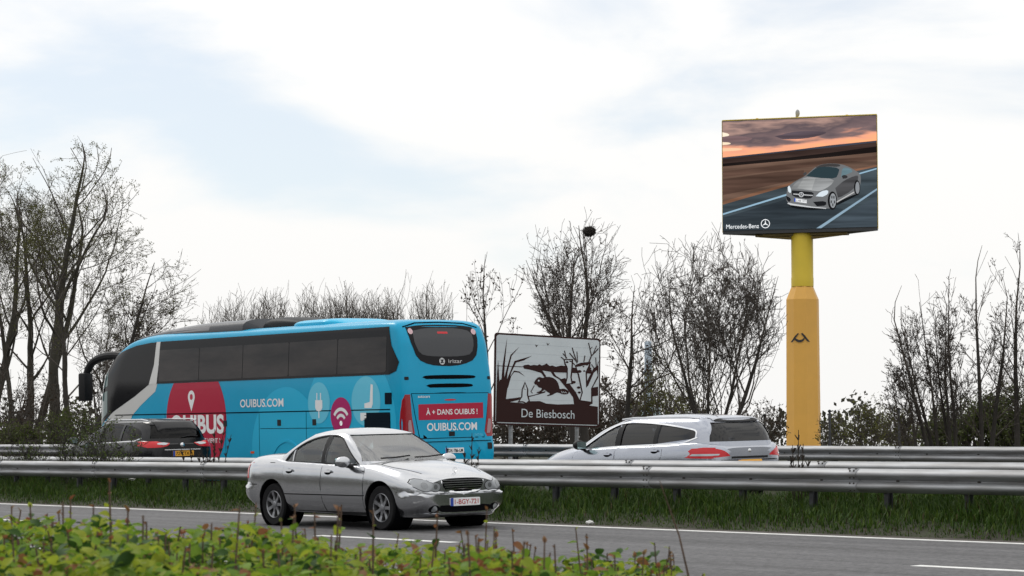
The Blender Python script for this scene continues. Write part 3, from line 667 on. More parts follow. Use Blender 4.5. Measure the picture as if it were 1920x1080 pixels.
# ---------------- silver estate
SIL2 = paint('blue_silver_paint', (.34, .36, .41), .92, .20)
def wag_bump(p):
    q = p.copy()
    if p.x < -1.95 and p.z < .66:
        k = min(1, (.66 - p.z) / .05); q.x -= .07 * k * min(1, max(0, (-p.x - 1.95) / .2))
    return q
wag_top = q2([(-1.83, 1.09), (-1.83, 1.20), (-1.72, 1.235), (-1.1, 1.31), (-.5, 1.35), (-.1, 1.352), (.12, 1.315), (.45, 1.17), (.90, .935)])
wbz = lambda x: float(np.interp(x, [-1.9, -1.65, -1.4, 0, .95], [1.10, 1.045, 1.015, .97, .915]))
WAG = dict(paint=SIL2, xr=-2.28, xf=2.29, zmid=.62, arch=.36, axles=(1.36, -1.37), wr=.315, ww=.205, wmax=.90, bumps=(wag_bump,),
  P=dict(zb=[(-2.28, .42), (-2.1, .30), (-1.7, .21), (0, .19), (1.7, .18), (2.29, .24)],
         ws=[(-2.28, .40), (-2.1, .66), (-1.7, .76), (0, .79), (1.5, .78), (1.95, .70), (2.29, .40)],
         wm=[(-2.28, .58), (-2.24, .68), (-2.12, .80), (-1.9, .865), (-1.4, .895), (0, .90), (1.3, .90), (1.7, .875), (2.0, .80), (2.2, .66), (2.29, .48)],
         zs=[(-2.28, .90), (-2.15, .98), (-1.8, 1.03), (-1.3, 1.0), (0, .955), (.9, .91), (1.4, .86), (1.8, .78), (2.1, .69), (2.29, .60)],
         wh=[(-2.28, .55), (-2.15, .72), (-1.9, .79), (-1.4, .835), (0, .845), (.9, .83), (1.4, .79), (1.8, .73), (2.1, .62), (2.29, .42)],
         zt=[(-2.28, .93), (-2.15, 1.0), (-1.8, .98), (-1.3, .93), (0, .92), (.8, .95), (1.15, .985), (1.5, .94), (1.9, .84), (2.15, .74), (2.29, .62)]),
  G=[(.90, 1.30, -2.26, .835, 5.5), (1.06, 1.00, -2.22, .80, 5.2), (1.25, .58, -2.12, .725, 6), (1.39, .16, -1.98, .635, 5.6)], crown=.085, gmid=-.6,
  side=[(swin(.03, .88, wag_top, wbz), M_GLS), (swin(-.88, -.07, wag_top, wbz), M_GLD), (swin(-1.81, -.96, wag_top, wbz), M_GLD)],
  front=[(-.68, .97), (.68, .97), (.62, 1.15), (.50, 1.35), (-.50, 1.35), (-.62, 1.15)], rear=[(-.68, 1.03), (.68, 1.03), (.66, 1.12), (.555, 1.335), (-.555, 1.335), (-.66, 1.12)],
  rearglass=M_GLD, floor=(-2.0, 1.05, .925), wheel_x=.55, seat_x=-.08, seat2_x=-.90, mirror=(.78, .87, .985), mirpaint=M_BLK,
  doors=[[(.05, .25), (1.02, .25), (1.05, .8), (1.0, .90), (.0, .945), (.0, .6)], [(-1.02, .62), (-.95, .42), (-.80, .25), (.025, .25), (-.025, .6), (-.025, .945), (-1.15, .99), (-1.15, .80)]],
  hz=lambda x: .83 - .05 * x,
  strips=[(line([(-1.7, .82), (-1.0, .79), (.2, .74), (1.0, .70)], .018), .003, SIL2, 'shoulder_crease')],
  gstrips=[(line([(-1.86, 1.10), (-1.64, 1.03), (-1.4, 1.0), (0, .955), (.92, .90)], .022), .008, M_CHR, 'window_trim'), (line(wag_top, .022), .007, M_CHR, 'window_trim'),
           ([(-.085, .965), (.045, .965), (.045, 1.33), (-.085, 1.335)], .004, M_BLK, 'pillar_trim'), ([(-.96, .99), (-.88, .99), (-.88, 1.32), (-.96, 1.315)], .004, M_BLK, 'pillar_trim')])
wag, bl, bg = build_car('estate_car', 'blue-tinted silver estate car with dark rear side windows beyond the median guardrails', WAG, (-27.55 - 2.28, 27.2, z_far(27.2)), (-math.atan(.025), 0, math.pi))
patch('roof_spoiler', bg, 'T', [(-1.97, -.50), (-1.70, -.50), (-1.70, .50), (-1.97, .50)], .012, SIL2, wag, .04, .03)
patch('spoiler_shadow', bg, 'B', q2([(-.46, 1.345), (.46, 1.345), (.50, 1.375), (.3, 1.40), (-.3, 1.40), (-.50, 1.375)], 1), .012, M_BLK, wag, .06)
for sg in (1, -1):
    tl = q2([(sg * .44, .80), (sg * .50, .85), (sg * .62, .91), (sg * .80, .93), (sg * .86, .92), (sg * .87, .775), (sg * .70, .78)], 1)
    o = patch('tail_light', bl, 'B', tl, .012, M_RED, wag, .04, .012)
    patch('lamp_stripe', bl, 'B', [(sg * .66, .812), (sg * .87, .805), (sg * .87, .838), (sg * .64, .836)], .016, M_LGT, o, .04)
    s_ = 'L' if sg > 0 else 'R'
    o = patch('tail_light_wrap', bl, s_, q2([(-2.2, .765), (-1.66, .775), (-1.78, .80), (-1.86, .90), (-2.0, .94), (-2.2, .935)], 1), .010, M_RED, wag, .04, .01)
    patch('lamp_stripe', bl, s_, [(-2.2, .805), (-1.80, .805), (-1.86, .838), (-2.2, .838)], .014, M_LGT, o, .05)
    patch('hood_gap', bl, 'T', line([(1.1, sg * .74), (1.6, sg * .70), (2.05, sg * .55)], .01), .002, M_GAP, wag, .08)
patch('hatch_gap', bl, 'B', line([(-.62, .73), (.62, .73)], .016), .004, M_GAP, wag, .06)
patch('plate_shelf', bl, 'B', [(-.40, .755), (.40, .755), (.40, .79), (-.40, .79)], .006, M_BLK, wag, .06)
numberplate(wag, bl, 'B', (-.0, .68), .52, .11, 'GK-431-L', M_YPL, M_GAP, -1)
b = MB(); b.ell((0, 0, 0), (.008, .05, .045), 10, 8); b.build('tailgate_badge', M_CHR, wag, True, (-2.275, 0, .875))
b = MB(); b.tube([(-2.13, .05, 1.07), (-2.11, -.15, 1.10), (-2.10, -.38, 1.09)], .013, 6); b.build('rear_wiper', M_BLK, wag)
b = MB(); b.tube([(-1.45, 0, 1.46), (-1.60, 0, 1.53)], [.012, .006], 6); b.build('roof_aerial', M_BLK, wag)
for sg in (1, -1):
    b = MB(); b.tube([(.1, sg * .585, 1.40), (-.2, sg * .60, 1.425), (-1.5, sg * .60, 1.425), (-1.75, sg * .585, 1.40)], .014, 6); b.build('roof_rail', mat('satin_rail', (.6, .61, .63), .35, .8), wag)

# ---------------- black people carrier
BLKP = mat('black_paint', (.006, .0065, .008), .2, 0, spec=.3, coat=.15)
M_GLK = glass('black_car_glass', (0.06, 0.06, 0.07), 1.33)
mpv_top = q2([(-1.72, 1.16), (-1.66, 1.30), (-1.3, 1.40), (-.6, 1.455), (0, 1.45), (.3, 1.40), (.65, 1.25), (1.05, 1.02)])
mbz = lambda x: float(np.interp(x, [-1.8, -1.5, 0, 1.1], [1.17, 1.10, 1.05, 1.0]))
MPV = dict(paint=BLKP, xr=-2.16, xf=2.19, zmid=.68, arch=.37, axles=(1.32, -1.35), wr=.33, ww=.215, wmax=.905,
  P=dict(zb=[(-2.16, .40), (-2.0, .30), (-1.6, .24), (0, .22), (1.7, .22), (2.19, .28)],
         ws=[(-2.16, .42), (-2.0, .66), (-1.6, .77), (0, .79), (1.5, .78), (1.9, .70), (2.19, .42)],
         wm=[(-2.16, .62), (-2.12, .72), (-2.0, .82), (-1.8, .87), (-1.4, .90), (0, .905), (1.3, .90), (1.7, .87), (1.95, .79), (2.1, .68), (2.19, .52)],
         zs=[(-2.16, .98), (-2.05, 1.06), (-1.7, 1.10), (-1.3, 1.08), (0, 1.035), (.9, 1.0), (1.4, .95), (1.8, .87), (2.05, .78), (2.19, .68)],
         wh=[(-2.16, .58), (-2.05, .72), (-1.8, .80), (-1.4, .84), (0, .85), (.9, .835), (1.4, .79), (1.8, .72), (2.05, .60), (2.19, .44)],
         zt=[(-2.16, 1.0), (-2.05, 1.08), (-1.7, 1.05), (-1.3, 1.0), (0, 1.0), (.9, 1.04), (1.25, 1.07), (1.6, 1.02), (1.9, .93), (2.1, .82), (2.19, .70)]),
  G=[(.98, 1.42, -2.15, .84, 5.5), (1.15, 1.08, -2.10, .80, 5.2), (1.35, .62, -1.98, .72, 5), (1.485, .22, -1.85, .64, 4.6)], crown=.08, gmid=-.6,
  side=[(swin(.05, 1.0, mpv_top, mbz), M_GLS), (swin(-.85, -.05, mpv_top, mbz), M_GLK), (swin(-1.70, -.93, mpv_top, mbz), M_GLK)],
  front=[(-.70, 1.06), (.70, 1.06), (.62, 1.25), (.52, 1.45), (-.52, 1.45), (-.62, 1.25)], rear=[(-.68, 1.13), (.68, 1.13), (.64, 1.25), (.57, 1.43), (-.57, 1.43), (-.64, 1.25)],
  rearglass=M_GLK, floor=(-1.95, 1.1, 1.0), wheel_x=.60, seat_x=-.05, seat2_x=-.95, mirror=(.92, .88, 1.10),
  doors=[[(.05, .29), (1.02, .29), (1.05, .85), (1.0, .985), (.0, 1.02), (.0, .6)], [(-1.0, .66), (-.93, .45), (-.78, .29), (.025, .29), (-.025, .6), (-.025, 1.02), (-1.15, 1.06), (-1.13, .85)]],
  hz=lambda x: .92 - .03 * x, strips=[], gstrips=[(line([(-1.72, 1.14), (-1.5, 1.085), (0, 1.035), (1.05, .985)], .018), .006, M_CHR, 'window_trim')])
mpv, bl, bg = build_car('people_carrier', 'black people carrier with red tail lights and yellow number plate, alongside the blue coach', MPV, (-45.1 - 2.16, 27.3, z_far(27.3)), (-math.atan(.025), 0, math.pi))
for sg in (1, -1):
    tl = q2([(sg * .30, 1.02), (sg * .40, .955), (sg * .58, .935), (sg * .86, .93), (sg * .87, 1.10), (sg * .66, 1.10), (sg * .42, 1.055)], 1)
    o = patch('tail_light', bl, 'B', tl, .012, M_RED, mpv, .04, .012)
    patch('lamp_stripe', bl, 'B', q2([(sg * .33, 1.018), (sg * .44, .985), (sg * .62, .995), (sg * .60, 1.03), (sg * .44, 1.04)], 1), .017, M_LGT, o, .04)
    patch('tail_light_wrap', bl, 'L' if sg > 0 else 'R', q2([(-2.1, .93), (-1.80, .99), (-1.70, 1.09), (-2.1, 1.10)], 1), .010, M_RED, mpv, .04, .01)
patch('roof_spoiler', bg, 'T', [(-1.98, -.50), (-1.70, -.50), (-1.70, .50), (-1.98, .50)], .015, BLKP, mpv, .04, .03)
numberplate(mpv, bl, 'B', (-.02, .80), .52, .115, '72-ZTX-4', M_YPL, M_GAP, -1)
patch('tailgate_trim', bl, 'B', line([(-.45, .885), (.45, .885)], .018), .016, M_CHR, mpv, .08, .01)
b = MB(); b.ell((0, 0, 0), (.010, .055, .05), 12, 8); b.build('tailgate_badge', M_CHR, mpv, True, (-2.165, 0, .985))
b = MB(); b.tube([(-2.13, 0, 1.15), (-2.11, -.2, 1.18), (-2.10, -.42, 1.17)], .013, 6); b.build('rear_wiper', M_BLK, mpv)
for sg in (1, -1):
    b = MB(); b.tube([(.15, sg * .60, 1.50), (-.2, sg * .62, 1.545), (-1.5, sg * .62, 1.545), (-1.75, sg * .60, 1.515)], .016, 6); b.build('roof_rail', mat('satin_rail', (.6, .61, .63), .35, .8), mpv)

# ================================================================== blue coach
BLU = mat('coach_blue', (.004, .335, .56), .3, 0, var=.03, vscale=2, coat=.12, spec=.2)
BLU2 = mat('coach_light_blue', (.018, .43, .68), .3, 0, coat=.12, spec=.2)
BLU3 = mat('coach_pale_blue', (.13, .55, .74), .3, 0, coat=.12, spec=.2)
CRIM = mat('coach_crimson', (.42, .012, .045), .3, 0, coat=.12, spec=.2)
MAGE = mat('coach_magenta', (.40, .015, .13), .3, 0, coat=.12, spec=.2)
OFFW = mat('coach_off_white', (.60, .60, .585), .35, 0, coat=.6)
M_BGL = mat('coach_reflection_toned_glass', (.050, .043, .042), .04, 0, spec=.16, c2=(.012, .012, .015), vscale=.9, stretch=(.5, 1, 2.2))  # brownish reflections painted into the pane colour as stretched noise
M_BFR = mat('coach_window_band', (.008, .008, .010), .12, 0, spec=.14)
M_VNT = mat('vent_mesh', (.003, .010, .020), .8, var=.3, vscale=60, spec=.1)
bus = thing('coach_bus', 'bright blue touring coach with red dot and white lettering, behind the black people carrier', 'coach', (-41.25 - 6.65, 31.675, z_far(31.675)), (-math.atan(.025), 0, math.pi))
XR, XF = -6.65, 6.65
def D(d): return XR + d
def bus_def(p):
    q = p.copy()
    # raked, bowed windscreen
    rk = float(np.interp(p.z, [.3, 1.6, 2.4, 2.9, 3.35, 3.75, 3.9], [.10, .0, .06, .22, .75, 1.75, 2.1])); k = max(0, min(1, (p.x - 3.2) / (XF - 3.2))); q.x -= rk * k ** 1.8
    rr = float(np.interp(p.z, [.3, .9, 1.12, 1.2, 2.3, 2.7, 3.3, 3.8], [.06, -.05, -.045, 0, 0, .04, .12, .30])); k = max(0, min(1, (XR + 1.0 - p.x) / 1.0)); q.x += rr * k ** 1.5
    return q
xs = np.concatenate([np.linspace(XR, XR + .5, 14)[:-1], np.linspace(XR + .5, XF - 1.2, 34), np.linspace(XF - 1.2, XF, 16)[1:]])
fw = pchip([XR, XR + .03, XR + .10, XR + .25, XR + .5, 0, XF - 1.2, XF - .5, XF - .18, XF - .05, XF], [.885, .935, .97, .99, 1, 1, 1, .97, .90, .82, .74], xs)
zt_ = pchip([XR, XR + .05, XR + .15, XR + .4, XR + 1.2, 0, 3.5, XF], [3.66, 3.74, 3.79, 3.82, 3.84, 3.86, 3.88, 3.74], xs)
loops = []
for i, x in enumerate(xs):
    k = fw[i]; zt = zt_[i]; h_ = [(0, .28), (1.0, .28), (1.22, .28), (1.255, .40), (1.275, .8), (1.275, 1.5), (1.275, 2.0), (1.27, 2.55), (1.245, 3.0), (1.215, zt - .32), (1.19, zt - .14), (1.08, zt - .045), (.8, zt - .01), (.4, zt), (0, zt)]
    h = chaikin([(a * k, b, 0) for a, b in h_], 2); loops.append([Vector((x, p.x, p.y)) for p in h] + [Vector((x, -p.x, p.y)) for p in h[-2:0:-1]])
loops = endcaps(loops[0], (.92, .8, .65, .5, .35, .2, .05))[::-1] + loops + endcaps(loops[-1], (.85, .65, .45, .25, .06))
loops = [[bus_def(p) for p in lp] for lp in loops]
V, Fc = loft(loops); full = fixnormals(mesh('body', V, Fc)); bb = bvh_of(full)
AXL = (D(4.42), D(10.55)); WR = .51
me = boolean(full, [cyl(xa, WR + .03, .64, a, b) for xa in AXL for a, b in ((.62, 1.6), (-1.6, -.62))]); me.materials.clear(); me.materials.append(BLU); autosmooth(me, 40); ob('body', me, bus)
for xa in AXL:
    for sd in (1, -1):
        b = MB(); b.lathe([(.636, sd * 1.24), (.636, sd * .63), (.002, sd * .63)], 36, c=(xa, 0, WR + .03)); b.build('wheel_well', M_GAP, bus)
        wheel(bus, xa, sd * 1.09, WR, .30, sd, rim=.55, spokes=10)
        patch('wheel_arch_trim', bb, 'L' if sd > 0 else 'R', [(xa + .70 * math.cos(t), WR + .03 + .70 * math.sin(t)) for t in np.linspace(-.2, math.pi + .2, 20)] + [(xa + .645 * math.cos(t), WR + .03 + .645 * math.sin(t)) for t in np.linspace(math.pi + .2, -.2, 20)], .02, BLU2, bus, .12, .02)
ZB = 2.63; ZW = 3.66
for sd in 'LR':
    # printed shapes below the windows
    patch('light_panel', bb, sd, clipz(circ((D(1.95), 1.55), 1.72, 60), ZB - .01), .003, BLU2, bus, .15, smooth=False)
    patch('light_disc', bb, sd, [(a, max(b, .42)) for a, b in clipz(circ((D(4.45), 1.02), 1.42, 60), ZB - .01)], .005, BLU2, bus, .15, smooth=False)
    patch('red_disc', bb, sd, [(a, max(b, .42)) for a, b in clipz(circ((D(8.33), 1.72), 1.36, 72), ZB - .004)], .005, CRIM, bus, .15, smooth=False)
    patch('front_white_panel', bb, sd, [(D(12.9), .50), (D(12.9), 1.62), (D(12.3), 1.98), (D(11.2), 2.36), (D(10.50), ZB), (D(10.12), ZB), (D(10.22), 2.44), (D(10.9), 2.12), (D(11.35), 1.86), (D(11.55), 1.50), (D(11.6), .50)], .004, OFFW, bus, .12)
    # window band, panes, pillar
    band = [(D(.15), ZB + .26), (D(.22), ZB + .07), (D(.45), ZB), (D(10.2), ZB), (D(10.05), ZW), (D(.52), ZW), (D(.40), ZW - .4)]
    bd = patch('window_band', bb, sd, band, .010, M_BFR, bus, (.06, .04))
    ed = [.55, 2.40, 4.33, 6.26, 8.19, 10.06]
    for a, b in zip(ed[:-1], ed[1:]):
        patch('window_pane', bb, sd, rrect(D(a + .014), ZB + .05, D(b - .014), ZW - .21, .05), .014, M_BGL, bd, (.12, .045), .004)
    fr = [(D(10.52), ZB - .01), (D(11.2), 2.34), (D(12.3), 1.96), (D(13.05), 1.62), (D(13.25), 2.0), (D(13.2), 2.5), (D(13.0), 2.9), (D(12.6), 3.25), (D(12.0), 3.46), (D(11.2), 3.60), (D(10.5), ZW - .01), (D(10.12), ZW), (D(10.18), 3.1), (D(10.35), ZB)]
    fb = patch('driver_window', bb, sd, fr, .006, M_BFR, bus, (.07, .05))
    patch('driver_pane', bb, sd, [(D(12.62), 1.93), (D(13.05), 1.74), (D(13.12), 2.4), (D(12.62), 2.5)], .010, mat('coach_cab_glass', (.10, .16, .16), .05), fb, .10)
    patch('driver_pane', bb, sd, [(D(12.62), 2.62), (D(13.06), 2.52), (D(12.9), 2.85), (D(12.62), 3.0)], .010, mat('coach_cab_glass', (.10, .16, .16), .05), fb, .10)
    patch('white_pillar', bb, sd, [(D(10.16), ZB - .01), (D(10.52), ZB - .01), (D(10.30), 3.1), (D(10.22), ZW), (D(10.04), ZW), (D(10.08), 3.1)], .012, OFFW, bus, .12, .008)
    # seams, flaps, lamps
    patch('body_crease', bb, sd, [(D(.42), 1.868), (D(12.2), 1.868), (D(12.2), 1.892), (D(.42), 1.892)], .010, M_GAP, bus, .25)
    patch('crease_edge', bb, sd, [(D(.42), 1.84), (D(12.2), 1.84), (D(12.2), 1.865), (D(.42), 1.865)], .014, BLU3, bus, .25, .010) if False else None
    for d in (2.55, 3.62, 5.55, 7.0, 8.4, 9.75): patch('flap_seam', bb, sd, line([(D(d), .45), (D(d), 1.868)], .012), .009, M_GAP, bus, .3)
    patch('flap_seam', bb, sd, line([(D(2.0), 1.50), (D(5.5), 1.50)], .012), .009, M_GAP, bus, .3)
    for d in (3.30, 4.72, 7.02, 8.9): patch('flap_latch', bb, sd, rrect(D(d) - .075, 1.56, D(d) + .075, 1.70, .015), .011, M_BLK, bus, .2, .008)
    for d in (1.2, 5.85, 9.2): patch('side_marker', bb, sd, rrect(D(d) - .07, .93, D(d) + .07, .98, .01), .014, mat('amber_lens', (.75, .10, .02), .2, coat=.12, spec=.2), bus, .2, .01)
    v = patch('vent_grille', bb, sd, rrect(D(.36), 1.99, D(.61), 2.24, .015), .008, M_VNT, bus, .2)
    v = patch('vent_grille', bb, sd, rrect(D(.42), 1.22, D(1.38), 1.82, .02), .008, M_VNT, bus, .2)
    for k in range(9): patch('vent_slat', bb, sd, [(D(.44), 1.25 + k * .063), (D(1.36), 1.25 + k * .063), (D(1.36), 1.262 + k * .063), (D(.44), 1.262 + k * .063)], .016, M_VNT, v, .4, .01)
    f_ = -1 if sd == 'L' else 1
    lettering('brand_lettering', 'OUIBUS', bb, sd, (D(8.28), 1.62), 2.42, .46, .009, M_WHT, bus, .035, f_)
    lettering('slogan_lettering', 'ET VOUS, QUI DE VIENT ?', bb, sd, (D(8.2), 1.22), 1.9, .13, .009, M_WHT, bus, .012, f_)
    lettering('web_lettering', 'OUIBUS.COM', bb, sd, (D(5.44), 2.09), 1.82, .19, .010, M_WHT, bus, .018, f_)
    # map pin
    pin = patch('map_pin', bb, sd, [(D(8.52) + .155 * math.cos(t), 2.28 + .155 * math.sin(t)) for t in np.linspace(-.55, math.pi + .55, 24)] + [(D(8.52), 1.93)], .009, M_WHT, bus, .2)
    patch('pin_hole', bb, sd, circ((D(8.52), 2.28), .07, 20), .0115, CRIM, pin)
    # plug bubble
    plug = patch('plug_bubble', bb, sd, circ((D(3.11), 2.06), .43, 40, .46), .008, BLU3, bus, .2, smooth=False)
    for q in ([(3.20, 2.10), (3.20, 2.28), (3.165, 2.28), (3.165, 2.10)], [(3.055, 2.10), (3.055, 2.28), (3.02, 2.28), (3.02, 2.10)], [(3.25, 2.12), (2.97, 2.12), (2.97, 1.95), (3.03, 1.88), (3.19, 1.88), (3.25, 1.95)], [(3.13, 1.88), (3.09, 1.88), (3.09, 1.72), (3.13, 1.72)]):
        patch('plug_icon', bb, sd, [(D(a), b) for a, b in q], .011, M_WHT, plug)
    wf = patch('wifi_bubble', bb, sd, circ((D(2.25), 1.77), .40, 40), .012, MAGE, bus, .2, smooth=False)
    for r0, r1 in ((.27, .345), (.14, .21)):
        patch('wifi_icon', bb, sd, [(D(2.25) + r1 * math.cos(t), 1.60 + r1 * math.sin(t)) for t in np.linspace(.6, math.pi - .6, 16)] + [(D(2.25) + r0 * math.cos(t), 1.60 + r0 * math.sin(t)) for t in np.linspace(math.pi - .6, .6, 16)], .0155, M_WHT, wf)
    patch('wifi_icon', bb, sd, circ((D(2.25), 1.60), .055, 16), .0155, M_WHT, wf)
    st = patch('seat_bubble', bb, sd, circ((D(1.31), 2.07), .54, 40), .0065, BLU3, bus, .2, smooth=False)
    for q in ([(1.04, 2.42), (1.12, 2.44), (1.16, 2.05), (1.36, 2.02), (1.36, 1.92), (1.10, 1.92), (1.05, 2.0)], [(1.30, 1.82), (1.52, 1.82), (1.52, 1.66), (1.46, 1.64), (1.30, 1.70)]):
        patch('seat_icon', bb, sd, [(D(a), b) for a, b in (q if sd == 'L' else q)], .0105, M_WHT, st)
    # tail light wrapping round the corner
# rear face: q = distance from the left rear edge as seen from behind
def Y(q): return 1.275 - q
rw = q2([(Y(.30), 3.64), (Y(.7), 3.69), (Y(1.25), 3.70), (Y(1.8), 3.69), (Y(2.20), 3.64), (Y(2.19), 3.3), (Y(2.08), 2.95), (Y(1.7), 2.82), (Y(1.25), 2.79), (Y(.8), 2.82), (Y(.48), 2.95), (Y(.36), 3.3)], 1)
r_ = patch('rear_window', bb, 'B', rw, .006, M_BFR, bus, .10)
patch('rear_pane', bb, 'B', q2([(Y(.46), 3.56), (Y(.8), 3.62), (Y(1.25), 3.63), (Y(1.7), 3.62), (Y(2.06), 3.56), (Y(2.07), 3.3), (Y(1.98), 3.06), (Y(1.7), 3.01), (Y(1.25), 3.0), (Y(.8), 3.01), (Y(.56), 3.06), (Y(.45), 3.3)], 1), .010, mat('coach_rear_glass', (.055, .058, .064), .06, spec=.3), r_, .10)
for q in (.40, 2.12): patch('speed_sticker', bb, 'B', circ((Y(q), 3.55), .065, 20), .013, mat('sticker', (.62, .42, .45), .5), r_)
patch('stop_lamp', bb, 'B', rrect(Y(1.40), 3.50, Y(1.12), 3.545, .01), .013, M_RED, r_)
lettering('maker_lettering', 'irizar', bb, 'B', (Y(1.50), 2.90), .38, .08, .012, mat('logo_grey', (.45, .46, .47), .5), r_, .01, -1)
em = patch('maker_emblem', bb, 'B', [(Y(1.14) + .075 * math.cos(t), 2.90 + .075 * math.sin(t)) for t in np.linspace(0, 2 * math.pi, 25)[:-1]], .012, MATS['logo_grey'], r_)
patch('emblem_bar', bb, 'B', line([(Y(1.18), 2.93), (Y(1.10), 2.93), (Y(1.18), 2.87), (Y(1.10), 2.87)], .02), .015, M_BFR, em)
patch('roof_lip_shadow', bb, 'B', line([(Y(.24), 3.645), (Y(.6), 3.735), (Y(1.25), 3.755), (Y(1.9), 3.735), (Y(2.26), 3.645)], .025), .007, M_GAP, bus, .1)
for z, a, b, h in ((2.56, .57, 2.05, .085), (2.375, .66, 1.96, .085), (2.19, .78, 1.85, .07)):
    patch('cooling_slot', bb, 'B', q2([(Y(a), z), (Y(a + .12), z + h / 2), (Y(b - .12), z + h / 2), (Y(b), z), (Y(b - .1), z - h / 2), (Y(a + .1), z - h / 2)], 2), .006, M_GAP, bus, .1)
hatch = q2([(Y(.26), 2.20), (Y(2.34), 2.20), (Y(2.28), 1.7), (Y(2.20), 1.25), (Y(.46), 1.25), (Y(.36), 1.7)], 0)
hp = patch('engine_hatch', bb, 'B', hatch, .008, BLU, bus, .10, .008)
patch('hatch_gap', bb, 'B', outset(hatch, .014), .004, M_GAP, bus, .10)
patch('hatch_handle', bb, 'B', circ((Y(1.29), 2.065), .16, 24, .018), .014, M_RED, hp)
patch('red_banner', bb, 'B', [(Y(.43), 1.64), (Y(1.2), 1.64), (Y(1.24), 1.615), (Y(1.28), 1.64), (Y(2.19), 1.66), (Y(2.19), 1.995), (Y(.43), 1.975)], .013, CRIM, hp, .10)
lettering('banner_lettering', 'À + DANS OUIBUS !', bb, 'B', (Y(1.33), 1.82), 1.40, .15, .016, M_WHT, hp, .016, -1)
lettering('web_lettering', 'OUIBUS.COM', bb, 'B', (Y(1.33), 1.485), 1.36, .17, .013, M_WHT, hp, .018, -1)
lettering('fleet_lettering', 'autocars', bb, 'B', (Y(.58), 2.14), .32, .05, .013, M_WHT, hp, .01, -1)
lettering('fleet_lettering', 'SNCF-C6', bb, 'B', (Y(2.05), 1.30), .22, .05, .013, BLU3, hp, .01, -1)
patch('hatch_latch', bb, 'B', rrect(Y(1.40), 1.28, Y(1.24), 1.38, .01), .014, M_BLK, hp)
for sg in (1, -1):
    tl = q2([(sg * 1.06, 2.19), (sg * 1.21, 2.19), (sg * 1.245, 1.7), (sg * 1.24, 1.26), (sg * .93, 1.26), (sg * 1.02, 1.7)], 1)
    t_ = patch('tail_light', bb, 'B', tl, .010, mat('coach_lamp_red', (.30, .006, .014), .2, coat=.5, spec=.3), bus, .05, .012)
    patch('tail_light_lens', bb, 'B', q2([(sg * 1.05, 1.64), (sg * 1.13, 1.64), (sg * 1.12, 1.33), (sg * 1.0, 1.33)], 1), .016, mat('smoked_lens', (.40, .26, .28), .15, coat=.12, spec=.2), t_, .06)
    patch('fog_lamp', bb, 'B', rrect(sg * 1.06 - .06, .98, sg * 1.06 + .06, 1.12, .02), .008, M_BLK, bus, .08, .008)
    patch('corner_light', bb, 'B', rrect(sg * 1.12 - .05, 2.50, sg * 1.12 + .05, 2.57, .02), .008, M_BLK, bus)
numberplate(bus, bb, 'B', (Y(1.36), .97), .50, .11, 'DX-786-LM', M_WHT, M_GAP, -1)
patch('bumper_seam', bb, 'B', line([(-1.1, 1.165), (1.1, 1.165)], .016), .018, M_GAP, bus, .1)
# roof: front fairing, air-conditioning box
def pod(name, x0, x1, wy, z0, hh, mt, n=4, front=.45, rear=.2):
    lo = []
    for u in np.linspace(0, 1, 22):
        x = x0 + (x1 - x0) * u; k = min(1, (u / rear)) if u < rear else (min(1, (1 - u) / front)); k = math.sin(k * math.pi / 2) ** .8; zz = max(.01, hh * k)
        zb_ = z0
        lo.append([Vector((x, wy * (.62 + .38 * k) * math.copysign(abs(math.cos(t)) ** .5, math.cos(t)), zb_ + zz * max(-.25, math.copysign(abs(math.sin(t)) ** .6, math.sin(t))))) for t in np.linspace(0, 2 * math.pi, 29)[:-1]])
    V, Fc = loft(lo); me = fixnormals(mesh(name, V, Fc, mt)); autosmooth(me, 40); return ob(name, me, bus), bvh_of(me)
DKG = mat('roof_fairing_grey', (.040, .043, .050), .3, 0, coat=.2, spec=.2)
fo, fb_ = pod('roof_fairing', D(6.25), D(12.1), 1.08, 3.80, .29, DKG, front=.75, rear=.04)
patch('fairing_panel', fb_, 'L', [(D(8.0), 3.86), (D(9.9), 3.86), (D(9.9), 3.97), (D(8.0), 3.99)], .006, mat('fairing_glass', (.16, .155, .16), .15, .2), fo, .1)
pod('air_conditioning_cover', D(4.3), D(6.6), .72, 3.84, .26, mat('fairing_dark', (.012, .013, .015), .5, spec=.15), front=.3, rear=.7)
pod('roof_hatch_cover', D(2.9), D(5.0), .95, 3.83, .14, BLU2, front=.3, rear=.25)
for sg in (1, -1):
    b = MB(); P = chaikin([(D(12.0), sg * 1.02, 3.36), (D(12.8), sg * 1.08, 3.42), (D(13.5), sg * 1.15, 3.30), (D(13.75), sg * 1.2, 3.05), (D(13.78), sg * 1.22, 2.75)], 2)
    b.tube(P, list(np.linspace(.115, .085, len(P))), 10); mo = b.build('mirror_arm', M_BLK, bus, True)
    b = MB(); b.box((-.12, -.16, -.36), (.12, .16, .36)); mh = b.build('mirror_head', M_BLK, bus, True, (D(13.76), sg * 1.24, 2.62), (0, 0, sg * .3), bevel=.05)
    b = MB(); b.box((-.108, -.11, -.22), (-.102, .11, .24)); b.build('mirror_glass', mat('mirror_glass', (.45, .6, .6), .08, .9), mh)
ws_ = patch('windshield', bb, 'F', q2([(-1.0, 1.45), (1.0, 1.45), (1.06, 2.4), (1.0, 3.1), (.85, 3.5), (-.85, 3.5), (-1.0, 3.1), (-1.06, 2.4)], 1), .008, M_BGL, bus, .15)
for sg in (1, -1):
    patch('headlight', bb, 'F', circ((sg * .82, .85), .16, 24, .12), .010, M_LGT, bus, .06, .01)
lettering('front_lettering', 'OUIBUS', bb, 'F', (0, 1.15), .8, .16, .010, M_WHT, bus, .03, 1)

